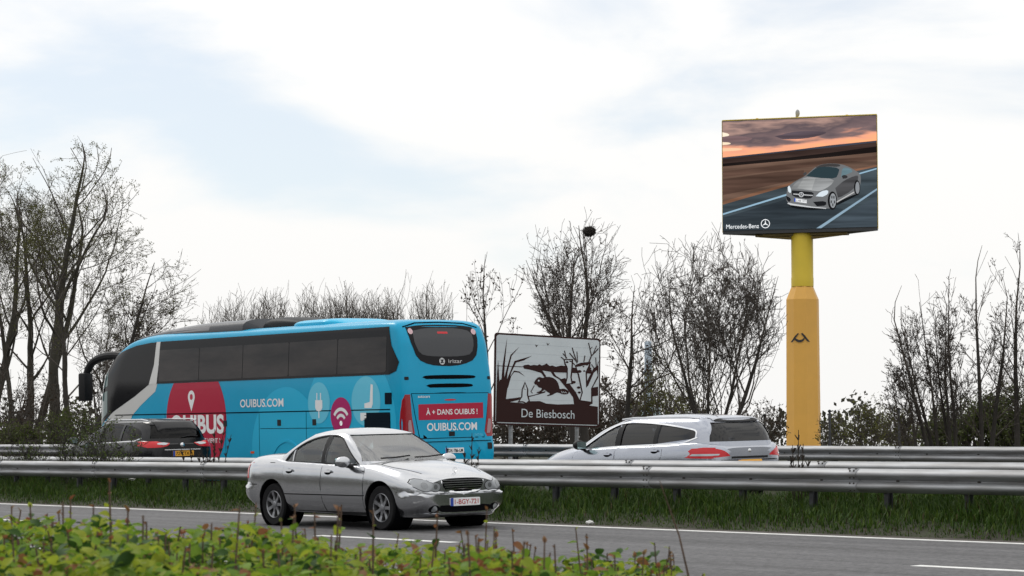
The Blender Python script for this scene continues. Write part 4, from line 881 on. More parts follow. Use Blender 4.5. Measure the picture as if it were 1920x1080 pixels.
# ================================================================== brown tourist sign
def homog(src, dst):
    A = []; B = []
    for (x, y), (u, v) in zip(src, dst):
        A += [[x, y, 1, 0, 0, 0, -u * x, -u * y], [0, 0, 0, x, y, 1, -v * x, -v * y]]; B += [u, v]
    h = np.linalg.solve(np.array(A, float), np.array(B, float)); H_ = np.append(h, 1).reshape(3, 3)
    def f(p):
        q = H_ @ np.array([p[0], p[1], 1.0]); return (q[0] / q[2], q[1] / q[2])
    return f
def flat(name, poly, mt, parent, dx, plane):
    """flat print: polygon in board coordinates (metres), dx proud of the board; plane maps (u,v,d) to local"""
    from mathutils.geometry import delaunay_2d_cdt
    n = len(poly); co, _, tris, *_r = delaunay_2d_cdt([Vector((u, v)) for u, v in poly], [(i, (i + 1) % n) for i in range(n)], [], 2, 1e-6)
    return ob(name, mesh(name, [plane(c.x, c.y, dx) for c in co], [tuple(t) for t in tris], mt), parent)
def flat_text(name, s, c, wd, ht, mt, parent, dx, plane, bold=.01, font=None):
    me = textmesh(s, 1, bold); xs_ = [v.co.x for v in me.vertices]; ys_ = [v.co.y for v in me.vertices]; cx, cy = (min(xs_) + max(xs_)) / 2, (min(ys_) + max(ys_)) / 2
    sx, sy = wd / (max(xs_) - min(xs_)), ht / (max(ys_) - min(ys_))
    for v in me.vertices: v.co = plane(c[0] + (v.co.x - cx) * sx, c[1] + (v.co.y - cy) * sy, dx)
    me.materials.clear(); me.materials.append(mt); return ob(name, me, parent)
SW, SH = 3.62, 2.38
BRN = mat('sign_brown', (.028, .008, .007), .6, var=.06, vscale=2, spec=.2); SWH = mat('sign_reflective_white', (.58, .63, .66), .4, var=.05, vscale=1.5)
sg_ = thing('tourist_sign', 'brown and white picture sign with beaver and willows behind the far guardrail', 'sign', (-48.5, 40.42, z_ground(40.4)), (math.radians(-.9), 0, 0))
zb0 = 1.66 - z_ground(40.4)
def SP(u, v, d): return Vector((d, (u - .5) * SW, zb0 + v * SH))        # faces +X; u runs +Y, v up
b = MB(); V2 = rrect(-SW / 2, zb0, SW / 2, zb0 + SH, .08)
me = prism(V2, 'x', -.03, 0.0); me.materials.append(BRN); brd = ob('panel', me, sg_)
c4 = homog([(105, 108), (970, 152), (945, 880), (110, 858)], [(0, 1), (1, 1), (1, 0), (0, 0)])
def sp(pts): return [c4(p) for p in pts]
n_ = [0]
def shape(name, pts, mt, lv): 
    n_[0] += 1; return flat(name, sp(pts), mt, brd, .006 + n_[0] * .00014, SP)
wp = rrect(.013, .02, .987, .98, .03); flat('white_field', wp, SWH, brd, .003, SP)
for k in range(7): flat('sheet_joint', [(.02, .99 - .1 * (k + 1)), (.98, .985 - .1 * (k + 1)), (.98, .9875 - .1 * (k + 1)), (.02, .9925 - .1 * (k + 1))], mat('sign_joint', (.42, .46, .49), .5), brd, .0045, SP)
shape('ground_print', [(124, 590), (200, 655), (260, 652), (305, 640), (310, 660), (232, 680), (300, 684), (350, 690), (395, 672), (470, 670), (520, 690), (610, 697), (742, 694), (735, 640), (700, 590), (690, 560), (715, 545), (760, 600), (790, 665), (860, 672), (885, 690), (865, 705), (933, 714), (930, 860), (124, 838)], BRN, 1)
shape('reed_print', [(124, 600), (150, 500), (190, 490), (215, 540), (200, 657), (124, 700)], BRN, 1)
for q in ([(155, 600), (182, 600), (186, 400), (203, 148), (170, 380)], [(168, 600), (200, 580), (212, 430), (242, 302), (305, 225), (232, 295), (185, 480)], [(185, 600), (207, 570), (240, 440), (278, 358), (340, 340), (405, 302), (265, 345), (205, 500)], [(124, 600), (152, 600), (140, 430), (133, 335), (127, 450)], [(195, 600), (217, 560), (240, 470), (264, 437), (300, 440), (352, 473), (305, 432), (262, 424), (215, 500)]): shape('reed_print', q, BRN, 1)
shape('horizon_print', [(122, 383), (330, 390), (330, 396), (122, 388)], BRN, 1)
shape('forest_print', [(330, 388), (345, 378), (375, 374), (395, 382), (420, 376), (450, 380), (465, 370), (485, 380), (505, 375), (525, 363), (548, 384), (570, 380), (600, 390), (640, 380), (680, 384), (750, 398), (890, 412), (890, 446), (750, 441), (570, 436), (480, 420), (345, 410)], BRN, 1)
shape('river_print', [(345, 406), (430, 410), (490, 422), (520, 468), (515, 485), (500, 470), (480, 442), (420, 424)], BRN, 1)
shape('river_print', [(555, 430), (580, 435), (600, 465), (640, 490), (720, 560), (690, 575), (625, 494), (580, 468)], BRN, 1)
shape('bank_print', [(640, 492), (672, 482), (760, 600), (745, 690), (735, 640), (700, 590)], BRN, 1)
shape('bank_print', [(890, 560), (938, 552), (937, 625), (885, 632)], BRN, 1)
shape('log_print', [(200, 656), (300, 642), (420, 622), (515, 588), (512, 602), (400, 634), (300, 656)], BRN, 1)
shape('beaver_print', q2([(422, 522), (436, 496), (458, 475), (480, 478), (492, 484), (515, 474), (555, 474), (592, 490), (615, 520), (626, 560), (628, 574), (662, 568), (694, 582), (704, 600), (690, 616), (652, 617), (615, 600), (592, 606), (570, 622), (525, 632), (528, 622), (556, 612), (522, 592), (506, 576), (482, 602), (450, 607), (440, 598), (474, 590), (490, 566), (460, 562), (445, 540), (430, 536)], 1), BRN, 2)
shape('beaver_eye', circ((460, 506), 7, 10), SWH, 3)
for k in range(3): shape('tail_mark', line([(640 + k * 16, 590 + k * 3), (652 + k * 16, 606)], 4), SWH, 3)
shape('food_print', line([(425, 545), (398, 595), (412, 608)], 7), BRN, 2)
shape('stump_outline', [(350, 513), (377, 575), (377, 622), (392, 676), (360, 697), (335, 682), (292, 682), (320, 640), (325, 575)], BRN, 2)
shape('stump_print', [(350, 530), (366, 573), (366, 625), (379, 668), (360, 684), (335, 672), (308, 672), (330, 637), (333, 578)], SWH, 3)
shape('stump_mark', line([(345, 540), (342, 575), (358, 580)], 4), BRN, 4)
shape('willow_outline', [(662, 326), (740, 326), (736, 392), (726, 480), (738, 532), (668, 537), (684, 480), (686, 400), (668, 370)], BRN, 1)
shape('willow_print', [(672, 336), (728, 336), (724, 392), (714, 480), (722, 524), (682, 528), (694, 480), (696, 400), (680, 366)], SWH, 2)
shape('willow_outline', [(752, 376), (800, 356), (884, 346), (872, 420), (850, 440), (850, 505), (905, 400), (946, 378), (942, 475), (892, 562), (890, 692), (783, 672), (804, 600), (774, 450)], BRN, 1)
shape('willow_print', [(766, 392), (868, 370), (838, 432), (840, 562), (858, 545), (905, 440), (930, 418), (936, 462), (880, 568), (878, 674), (795, 662), (814, 600), (786, 450)], SWH, 2)
for x, y, r in ((690, 352, 12), (715, 345, 8), (790, 428, 17), (828, 425, 10), (875, 402, 12), (908, 424, 11), (930, 402, 10), (850, 372, 11), (792, 380, 12), (822, 388, 8), (742, 516, 16), (780, 560, 14), (785, 600, 12)): shape('willow_knot', circ((x, y), r, 12, r * .7), BRN, 3)
for q, wd in (([(683, 322), (670, 256)], 7), ([(690, 318), (655, 278)], 6), ([(668, 332), (640, 308)], 7), ([(772, 360), (750, 290), (733, 230)], 8), ([(765, 345), (710, 274)], 8), ([(776, 350), (771, 262)], 6), ([(752, 372), (722, 345)], 7), ([(862, 362), (888, 300), (948, 236)], 9), ([(890, 296), (868, 188)], 7), ([(880, 240), (898, 222)], 5), ([(905, 276), (934, 212)], 6), ([(826, 350), (836, 296)], 7), ([(928, 392), (924, 312)], 6), ([(908, 400), (888, 368)], 6), ([(935, 385), (946, 345)], 5)): shape('willow_branch', line(q, wd), BRN, 2)
for x, y in ((442, 214), (535, 200)): shape('bird_print', [(x - 13, y - 9), (x, y), (x + 15, y - 7), (x + 3, y + 6), (x, y + 15), (x - 5, y + 5)], BRN, 1)
a_, b_ = c4((322, 778)), c4((741, 790)); flat_text('sign_lettering', 'De Biesbosch', ((a_[0] + b_[0]) / 2, c4((530, 772))[1]), b_[0] - a_[0], .092, SWH, brd, .022, SP, .0)['kind'] = 'stuff'
for y in (-.38 * SW + .2, .30 * SW):
    b = MB(); b.tube([(-.09, y, -.3), (-.09, y, zb0 + SH - .1)], .055, 12); b.build('post', M_ZINC, sg_, True)
    for z in (zb0 + .4, zb0 + 1.9): b = MB(); b.box((-.16, y - .09, z), (-.031, y + .09, z + .05)); b.build('clamp', M_ZIND, sg_)

# ================================================================== yellow pylon with screen
PD = 150.0; pc = on_depth(1507, PD); BW, BH = 9.75, 7.0
toc = math.atan2(-pc.y, -pc.x)                 # direction from the pylon to the camera side
pyl = thing('advertising_pylon', 'tall yellow pylon carrying a large lit advertising screen with a grey car', 'billboard', (pc.x, pc.y, .35), (0, 0, toc + math.radians(-10)))
YEL = mat('pylon_ochre', (.74, .40, .075), .55, var=.06, vscale=.5, bump=.03, bscale=3); YEL2 = mat('pylon_yellow', (.66, .48, .025), .5, var=.05, vscale=.6)
def zz(py): return (on_depth(1507, PD, py).z - .35)
b = MB(); z0, z1, z2, z3 = -.5, zz(562), zz(538), zz(437)
b.lathe([(1.09, z0), (1.09, 1.0), (1.035, z1), (.70, z2), (.60, z2)], 8, axis='z'); b.v = [tuple(Matrix.Rotation(math.pi / 8, 3, 'Z') @ Vector(v)) for v in b.v]; col_ = b.build('column', YEL, pyl)
b = MB(); b.lathe([(.70, z2 + .01), (.70, z2 + .55), (.685, z2 + .60), (.685, z3 + .3), (.1, z3 + .3)], 28, axis='z'); b.build('neck', YEL2, pyl, True)
for z in (2.9, 5.2, 7.4): b = MB(); b.lathe([(1.086 - (z - 1) * .0063, z - .01), (1.089 - (z - 1) * .0063, z), (1.086 - (z - 1) * .0063, z + .01)], 8, axis='z'); b.v = [tuple(Matrix.Rotation(math.pi / 8, 3, 'Z') @ Vector(v)) for v in b.v]; b.build('column_joint', mat('pylon_joint', (.42, .22, .04), .6), col_)
lz = zz(635)
for q in ([(-.62, -.28), (-.50, -.28), (-.06, .30), (-.14, .32), (-.36, .10)], [(.66, -.26), (.52, -.26), (.06, .28), (.16, .34), (.38, .10)], [(-.36, -.10), (-.30, .0), (-.14, -.10), (0, -.13), (.14, -.10), (.34, .06), (.24, -.18), (.08, -.28), (-.08, -.28), (-.24, -.22)], [(-.44, -.02), (-.36, .08), (-.28, .06)], [(.30, .12), (.40, .06), (.34, -.02)]):
    flat('emblem', [(u * .95, v * .95) for u, v in q], mat('emblem_black', (.02, .02, .022), .5), col_, 1.06, lambda u, v, d: Vector((d - .03, u, lz + v)))
zc0 = zz(434.5); zc1 = zz(224.5); BH = zc1 - zc0
cp = [(.86, -BW / 2), (.86, BW / 2), (.74, BW / 2), (-1.5, BW / 2 - 2.6), (-1.5, -BW / 2 + 2.6), (.74, -BW / 2)]
me = prism(cp, 'z', zc0 - .12, zc1); me.materials.append(mat('casing_dark', (.03, .032, .036), .5)); cas = ob('screen_casing', me, pyl)
me = prism(cp, 'z', zc1 + .003, zc1 + .06); me.materials.append(YEL2); ob('casing_cap', me, pyl)
for y in (-BW / 2 - .025, BW / 2 + .005): b = MB(); b.box((.76, y, zc0), (.89, y + .02, zc1)); b.build('casing_edge', YEL2, pyl)
for sg2 in (1, -1):
    b = MB(); b.tube([(.2, sg2 * .6, zc0 - .42), (.3, sg2 * 2.9, zc0 - .20)], .10, 6); b.box((-.4, sg2 * 1.5 - .9, zc0 - .26), (.5, sg2 * 1.5 + 1.4, zc0 - .123)); b.build('bracket', mat('bracket_ochre', (.22, .16, .05), .6), pyl)
b = MB(); b.tube([(0, -.3, zc1 + .09), (0, -.3, zc1 + .55)], .05, 8); b.ell((0, -.22, zc1 + .42), (.12, .14, .24), 10, 8); b.build('roof_sensor', mat('sensor_grey', (.3, .31, .33), .5), pyl, True)
for y in (-2.8, 2.9): b = MB(); b.box((-.1, y - .07, zc1 + .09), (.1, y + .07, zc1 + .2)); b.build('lifting_eye', YEL2, pyl)
def EM(name, c, k=1.0, streak=False):
    mt = bpy.data.materials.new(name); mt.use_nodes = True; n = mt.node_tree.nodes; l = mt.node_tree.links; n.clear()
    o = n.new('ShaderNodeOutputMaterial'); e = n.new('ShaderNodeEmission'); e.inputs[0].default_value = (*c, 1); e.inputs[1].default_value = k; l.new(e.outputs[0], o.inputs[0])
    if streak:
        t = n.new('ShaderNodeTexCoord'); m_ = n.new('ShaderNodeMapping'); m_.inputs['Rotation'].default_value = (math.radians(-11), 0, 0); m_.inputs['Scale'].default_value = (1, .16, 2.6); l.new(t.outputs['Object'], m_.inputs[0])
        z = n.new('ShaderNodeTexNoise'); z.inputs['Scale'].default_value = 1.1; z.inputs['Detail'].default_value = 5; l.new(m_.outputs[0], z.inputs['Vector'])
        r = n.new('ShaderNodeMapRange'); r.inputs['From Min'].default_value = .3; r.inputs['From Max'].default_value = .7; r.inputs['To Min'].default_value = .55 * k; r.inputs['To Max'].default_value = 1.45 * k; l.new(z.outputs['Fac'], r.inputs['Value']); l.new(r.outputs[0], e.inputs[1])
    return mt
def lin(r, g, b_): return tuple(((x / 255) / 12.92 if x < 10 else ((x / 255 + .055) / 1.055) ** 2.4) for x in (r, g, b_))
c6 = homog([(83, 122), (1260, 85), (1262, 945), (83, 955)], [(-BW / 2, zc1 - .02), (BW / 2, zc1 - .02), (BW / 2, zc0 + .05), (-BW / 2, zc0 + .05)])
def BP(u, v, d): return Vector((.87 + d, u, v))
# printed sky: warm-to-dark stripes drifting along the slope of the horizon
mt = EM('screen_sky', (1, 1, 1), 1.0); n = mt.node_tree.nodes; l = mt.node_tree.links
t = n.new('ShaderNodeTexCoord'); sp_ = n.new('ShaderNodeSeparateXYZ'); l.new(t.outputs['Object'], sp_.inputs[0])
ma = n.new('ShaderNodeMath'); ma.operation = 'MULTIPLY_ADD'; ma.inputs[1].default_value = -.10; l.new(sp_.outputs[1], ma.inputs[0]); l.new(sp_.outputs[2], ma.inputs[2])
mpp = n.new('ShaderNodeMapping'); mpp.inputs['Scale'].default_value = (1, .28, 1.5); mpp.inputs['Rotation'].default_value = (math.radians(-6), 0, 0); l.new(t.outputs['Object'], mpp.inputs[0])
nz = n.new('ShaderNodeTexNoise'); nz.inputs['Scale'].default_value = .75; nz.inputs['Detail'].default_value = 5; l.new(mpp.outputs[0], nz.inputs['Vector'])
mr = n.new('ShaderNodeMapRange'); mr.inputs['From Min'].default_value = zc0 + BH * .66; mr.inputs['From Max'].default_value = zc1 + .3; l.new(ma.outputs[0], mr.inputs['Value'])
sb = n.new('ShaderNodeMath'); sb.operation = 'SUBTRACT'; sb.inputs[1].default_value = .5; l.new(nz.outputs['Fac'], sb.inputs[0])
ad = n.new('ShaderNodeMath'); ad.operation = 'MULTIPLY_ADD'; ad.inputs[1].default_value = 1.3; l.new(sb.outputs[0], ad.inputs[0]); l.new(mr.outputs[0], ad.inputs[2])
cr = n.new('ShaderNodeValToRGB'); l.new(ad.outputs[0], cr.inputs[0]); e_ = cr.color_ramp.elements
e_[0].position = 0.0; e_[0].color = (*lin(215, 130, 100), 1); e_[1].position = 1.0; e_[1].color = (*lin(82, 76, 82), 1)
for pos, cc in ((.22, (245, 170, 120)), (.40, (228, 158, 128)), (.52, (120, 100, 100)), (.66, (92, 80, 84)), (.80, (165, 135, 125))):
    q = e_.new(pos); q.color = (*lin(*cc), 1)
l.new(cr.outputs[0], n['Emission'].inputs[0])
scr = flat('screen', [c6(p) for p in ((85, 124), (1258, 88), (1260, 300), (85, 420))], mt, pyl, .0, BP)
cnt = [0]
def ad_shape(name, pts, rgb, lv):
    cnt[0] += 1; key = 'screen_%d_%d_%d' % rgb
    if key not in MATS: MATS[key] = EM(key, lin(*rgb), .85, name.split('_')[0] in ('field', 'road', 'scrub', 'hill', 'cloud', 'hood', 'side'))
    return flat(name, [c6(p) for p in pts], MATS[key], scr, .004 + lv * .012 + (cnt[0] % 9) * .0012, BP)
ad_shape('sun_glow', q2([(85, 205), (130, 215), (140, 232), (85, 240)]), (255, 240, 215), 1)
ad_shape('sun_glow', q2([(85, 280), (140, 282), (150, 296), (85, 302)]), (255, 232, 200), 1)
ad_shape('sun_glow', q2([(85, 325), (190, 325), (250, 332), (200, 345), (85, 350)]), (252, 205, 165), 1)
ad_shape('cloud_print', q2([(85, 240), (250, 235), (330, 255), (240, 280), (85, 272)]), (118, 96, 98), 1)
ad_shape('cloud_print', q2([(480, 240), (640, 200), (860, 205), (880, 222), (720, 262), (540, 262)]), (96, 84, 92), 1)
ad_shape('hill_print', [(85, 395), (300, 375), (620, 345), (900, 312), (1259, 280), (1259, 300), (900, 335), (500, 370), (85, 412)], (62, 66, 78), 1)
ad_shape('scrub_print', [(85, 408), (500, 366), (900, 330), (1259, 292), (1259, 345), (900, 385), (600, 415), (85, 450)], (62, 48, 44), 2)
ad_shape('scrub_print', [(85, 442), (300, 425), (560, 405), (900, 370), (1259, 325), (1259, 370), (900, 402), (500, 432), (85, 464)], (28, 23, 22), 3)
ad_shape('field_print', [(85, 460), (500, 428), (900, 396), (1259, 366), (1259, 475), (1100, 495), (85, 740)], (104, 82, 70), 2)
ad_shape('field_print', [(85, 560), (500, 510), (700, 500), (700, 560), (300, 640), (85, 680)], (84, 64, 55), 3)
ad_shape('field_print', [(85, 500), (600, 450), (1259, 395), (1259, 425), (600, 490), (85, 545)], (92, 70, 60), 3)
ad_shape('road_edge_print', [(85, 728), (600, 592), (1259, 466), (1259, 480), (600, 612), (85, 752)], (128, 92, 72), 4)
ad_shape('road_print', [(85, 748), (600, 608), (1259, 476), (1260, 938), (85, 948)], (62, 72, 78), 3)
ad_shape('road_print', [(85, 850), (560, 720), (1000, 800), (800, 938), (85, 948)], (50, 58, 64), 4)
ad_shape('road_print', [(1000, 850), (1260, 700), (1260, 938), (850, 940)], (64, 74, 82), 4)
ad_shape('lane_line', [(85, 818), (600, 668), (1259, 490), (1259, 500), (600, 682), (85, 830)], (150, 184, 205), 5)
ad_shape('lane_line', [(792, 942), (1259, 645), (1259, 660), (830, 942)], (142, 168, 186), 5)
ad_shape('car_shadow', q2([(570, 740), (600, 790), (860, 812), (1130, 690), (1120, 660), (700, 740)]), (22, 25, 28), 6)
car = ad_shape('car_picture', q2([(566, 690), (572, 650), (585, 615), (640, 580), (705, 548), (740, 520), (790, 475), (840, 456), (910, 450), (990, 458), (1050, 480), (1090, 505), (1130, 530), (1138, 570), (1132, 620), (1110, 690), (1080, 690), (950, 748), (935, 790), (880, 795), (840, 790), (700, 768), (580, 750), (564, 720)], 1), (112, 114, 116), 7)
ad_shape('hood_picture', q2([(600, 640), (640, 590), (710, 552), (780, 556), (940, 570), (905, 620), (830, 660), (790, 660), (690, 645)], 1), (150, 152, 153), 8)
ad_shape('hood_picture', [(700, 560), (790, 562), (760, 650), (650, 636)], (168, 170, 170), 9)
ad_shape('roof_picture', q2([(790, 478), (840, 458), (910, 452), (985, 460), (970, 480), (880, 474), (800, 484)], 1), (66, 64, 64), 9)
ad_shape('windscreen_picture', q2([(718, 545), (760, 510), (800, 480), (880, 475), (975, 488), (965, 530), (945, 568), (830, 562)], 1), (46, 62, 68), 9)
ad_shape('side_window_picture', q2([(985, 560), (992, 500), (1010, 482), (1050, 490), (1080, 515), (1045, 530), (1010, 545)], 1), (98, 122, 130), 9)
ad_shape('side_picture', q2([(940, 640), (1010, 580), (1090, 548), (1120, 545), (1110, 600), (1070, 660), (960, 720), (955, 690)], 1), (72, 72, 74), 8)
ad_shape('wheel_picture', circ((918, 735), 36, 24, 70), (24, 24, 26), 10); ad_shape('rim_picture', circ((922, 735), 24, 20, 56), (150, 154, 158), 11)
ad_shape('wheel_picture', circ((1108, 640), 24, 24, 58), (24, 24, 26), 10); ad_shape('rim_picture', circ((1111, 640), 16, 20, 46), (140, 144, 148), 11)
for a in range(5):
    t_ = math.radians(a * 72 + 20); ad_shape('spoke_gap', circ((922 + 13 * math.cos(t_), 735 + 32 * math.sin(t_)), 5, 8, 13), (60, 62, 64), 12)
ad_shape('grille_picture', q2([(606, 652), (700, 660), (778, 668), (770, 705), (740, 720), (640, 705), (612, 690)], 1), (36, 37, 40), 9)
ad_shape('grille_picture', [(620, 676), (770, 690), (768, 697), (620, 684)], (190, 192, 194), 10)
ad_shape('badge_picture', circ((681, 686), 19, 20), (205, 207, 210), 11); ad_shape('badge_picture', circ((681, 686), 14, 20), (50, 52, 56), 12)
for a in (90, 210, 330): ad_shape('badge_picture', line([(681, 686), (681 + 15 * math.cos(math.radians(a)), 686 - 15 * math.sin(math.radians(a)))], 4), (205, 207, 210), 13)
ad_shape('headlamp_picture', q2([(790, 700), (830, 662), (888, 652), (885, 685), (845, 704)], 1), (215, 226, 234), 10); ad_shape('headlamp_picture', q2([(578, 630), (590, 612), (606, 650), (600, 676), (582, 660)], 1), (220, 230, 236), 10)
ad_shape('intake_picture', q2([(770, 742), (870, 736), (872, 772), (800, 776)], 1), (30, 31, 34), 10); ad_shape('intake_picture', q2([(566, 692), (606, 716), (590, 745), (568, 720)], 1), (30, 31, 34), 10)
ad_shape('splitter_picture', [(580, 745), (610, 752), (760, 778), (870, 790), (870, 796), (740, 784), (600, 764), (575, 752)], (205, 208, 210), 11)
ad_shape('sill_picture', [(950, 742), (1085, 668), (1086, 676), (952, 750)], (190, 190, 190), 11)
ad_shape('plate_picture', [(628, 712), (722, 726), (722, 752), (628, 738)], (228, 230, 232), 11); ad_shape('plate_picture', [(628, 712), (638, 714), (638, 740), (628, 738)], (40, 80, 190), 12)
ad_shape('mirror_picture', q2([(990, 548), (1010, 540), (1036, 548), (1034, 566), (1000, 570)], 1), (52, 52, 54), 11); ad_shape('mirror_picture', q2([(696, 530), (706, 516), (724, 516), (722, 534), (704, 542)], 1), (70, 70, 72), 11)
WT = MATS.setdefault('screen_white', EM('screen_white', lin(236, 240, 242)))
def txt(s, x0, x1, y, h, lv, m_=WT, bold=0.0):
    a, b_ = c6((x0, y)), c6((x1, y)); flat_text('advert_lettering', s, ((a[0] + b_[0]) / 2, (a[1] + b_[1]) / 2), b_[0] - a[0], h * BH / 850, m_, scr, .01 + lv * .012, BP, bold)
txt('Mercedes-Benz', 112, 358, 918, 32, 8)
txt('S MB 1353', 644, 718, 732, 15, 13, MATS['screen_28_23_22'])
ring = circ((407, 901), 34, 32); inn = circ((407, 901), 29, 32)
bm = bmesh.new(); vo = [bm.verts.new(BP(*c6(p), .11)) for p in ring]; vi = [bm.verts.new(BP(*c6(p), .11)) for p in inn]
for i in range(32): bm.faces.new((vo[i], vo[(i + 1) % 32], vi[(i + 1) % 32], vi[i]))
me = bpy.data.meshes.new('star_ring'); bm.to_mesh(me); bm.free(); me.materials.append(WT); ob('star_ring', me, scr)
for a in (90, 210, 330):
    r_ = math.radians(a); flat('star_arm', [c6(p) for p in ((407 + 5 * math.cos(r_ + 1.57), 901 - 5 * math.sin(r_ + 1.57)), (407 + 31 * math.cos(r_), 901 - 31 * math.sin(r_)), (407 + 5 * math.cos(r_ - 1.57), 901 - 5 * math.sin(r_ - 1.57)))], WT, scr, .112, BP)

# ================================================================== trees
class Wood:
    """collects branch segments, builds them as tapered prisms"""
    def __init__(s): s.a = []; s.tips = []
    def seg(s, p, q, r0, r1): s.a.append((p.x, p.y, p.z, q.x, q.y, q.z, r0, r1))
    def build(s, name, mt, parent, k, rmin=0, rmax=9):
        A = np.array(s.a); A = A[(A[:, 6] >= rmin) & (A[:, 6] < rmax)]
        if not len(A): return None
        P, Q = A[:, :3], A[:, 3:6]; d = Q - P; ln = np.linalg.norm(d, axis=1, keepdims=True); d = d / np.maximum(ln, 1e-6)
        Q = Q + d * np.minimum(ln * .04, .02)
        ref = np.where(np.abs(d[:, 2:3]) < .9, [[0, 0, 1.]], [[1., 0, 0]]); u = np.cross(d, ref); u /= np.linalg.norm(u, axis=1, keepdims=True); v = np.cross(d, u)
        an = np.arange(k) * 2 * np.pi / k; R = u[:, None, :] * np.cos(an)[None, :, None] + v[:, None, :] * np.sin(an)[None, :, None]
        V = np.concatenate([P[:, None] + R * A[:, 6][:, None, None], Q[:, None] + R * A[:, 7][:, None, None]], 1).reshape(-1, 3)
        o = np.arange(len(A))[:, None] * 2 * k; F_ = np.concatenate([o + [j, (j + 1) % k, k + (j + 1) % k, k + j] for j in range(k)])
        return ob(name, npmesh(name, V, F_, mt, k > 3), parent)
def grow(W, rnd, p, d, r, Ln, lv, S, env):
    """one branch: bends, rises and carries the next order of branches"""
    maxlv = S['levels']; n = max(2, int(Ln / S['seg'][lv])); sl = Ln / n; r1 = r * S['taper'][lv]; rr = r; acc = rnd.random() * .6; jit = 1.0 if lv == 0 else rnd.uniform(.72, 1.13); shrink = 1.0
    for i in range(n):
        wv = S['wig'][lv]; d = (d + Vector((rnd.gauss(0, wv), rnd.gauss(0, wv), rnd.gauss(0, wv) + S['up'][lv]))).normalized()
        q = p + d * sl; nr = max(S['rmin'], r * shrink * (S['taper'][lv] + (1 - S['taper'][lv]) * (1 - (i + 1) / n) ** .9))
        if not env(q, jit):
            if lv >= 2 or rr < .012 or p.z > S['top']: break
            d = (d + Vector((-q.x, -q.y, 0)).normalized() * .30).normalized(); q = p + d * sl; shrink *= .72
        W.seg(p, q, rr, nr); p = q; rr = nr
        if lv < maxlv and (i + 1) / n > S['bare'][lv]:
            acc += S['kids'][lv] / (n * (1 - S['bare'][lv]))
            while acc >= 1:
                acc -= 1; ang = math.radians(rnd.uniform(*S['ang'][lv])); ax = d.orthogonal().normalized(); ax.rotate(Matrix.Rotation(rnd.uniform(0, 2 * math.pi), 3, d))
                nd = (d * math.cos(ang) + ax * math.sin(ang)).normalized()
                grow(W, rnd, p, nd, max(rr * S['rk'][lv] * rnd.uniform(.7, 1.05), S['rmin']), Ln * S['lk'][lv] * rnd.uniform(.6, 1.15) * (1.15 - .6 * (i + 1) / n), lv + 1, S, env)
    if lv >= maxlv - 1: W.tips.append((p, d))
BARK = mat('bark_dark', (.045, .039, .033), .95, c2=(.024, .021, .018), vscale=3); BARK2 = mat('bark_olive', (.050, .046, .033), .95, c2=(.026, .023, .018), vscale=2)
TWIG = mat('twig_brown', (.072, .060, .050), .95); TWIG2 = mat('twig_grey', (.12, .108, .094), .95)
BUD = leafmat('bud_leaf_olive', (.13, .135, .035), (.07, .075, .022), .4); BUDB = leafmat('bud_leaf_brown', (.06, .04, .025), (.035, .025, .016), .3); BUDG = leafmat('young_leaf_green', (.10, .12, .035), (.05, .065, .02), .4)
BASE = dict(levels=4, seg=[.5, .45, .35, .25, .22], taper=[.07, .10, .2, .4, .6], wig=[.05, .09, .12, .15, .18], up=[.03, .05, .045, .03, .02], bare=[.22, .15, .1, .1, 0], kids=[14, 10, 8, 5, 0], ang=[(28, 50), (25, 50), (25, 55), (25, 60), (20, 50)], rk=[.48, .46, .48, .6, .6], lk=[.62, .52, .5, .55, .5], rmin=.0065)
def leaves(name, tips, rnd, n, sz, mt, parent, spread=.3):
    if not n or not tips: return
    V = np.zeros((n, 4, 3)); T = [tips[rnd.randrange(len(tips))] for _ in range(n)]
    for i, (p, d) in enumerate(T):
        c = Vector(p) - Vector(d) * rnd.uniform(0, spread) + Vector((rnd.gauss(0, .05), rnd.gauss(0, .05), rnd.gauss(0, .05))); a = Vector((rnd.gauss(0, 1), rnd.gauss(0, 1), rnd.gauss(0, 1))).normalized(); b = a.orthogonal().normalized(); s = sz * rnd.uniform(.6, 1.4)
        V[i] = [c - a * s, c - b * s * .5, c + a * s, c + b * s * .5]
    tag(ob(name, npmesh(name, V.reshape(-1, 3), np.arange(n * 4).reshape(-1, 4), mt), parent), kind='stuff')
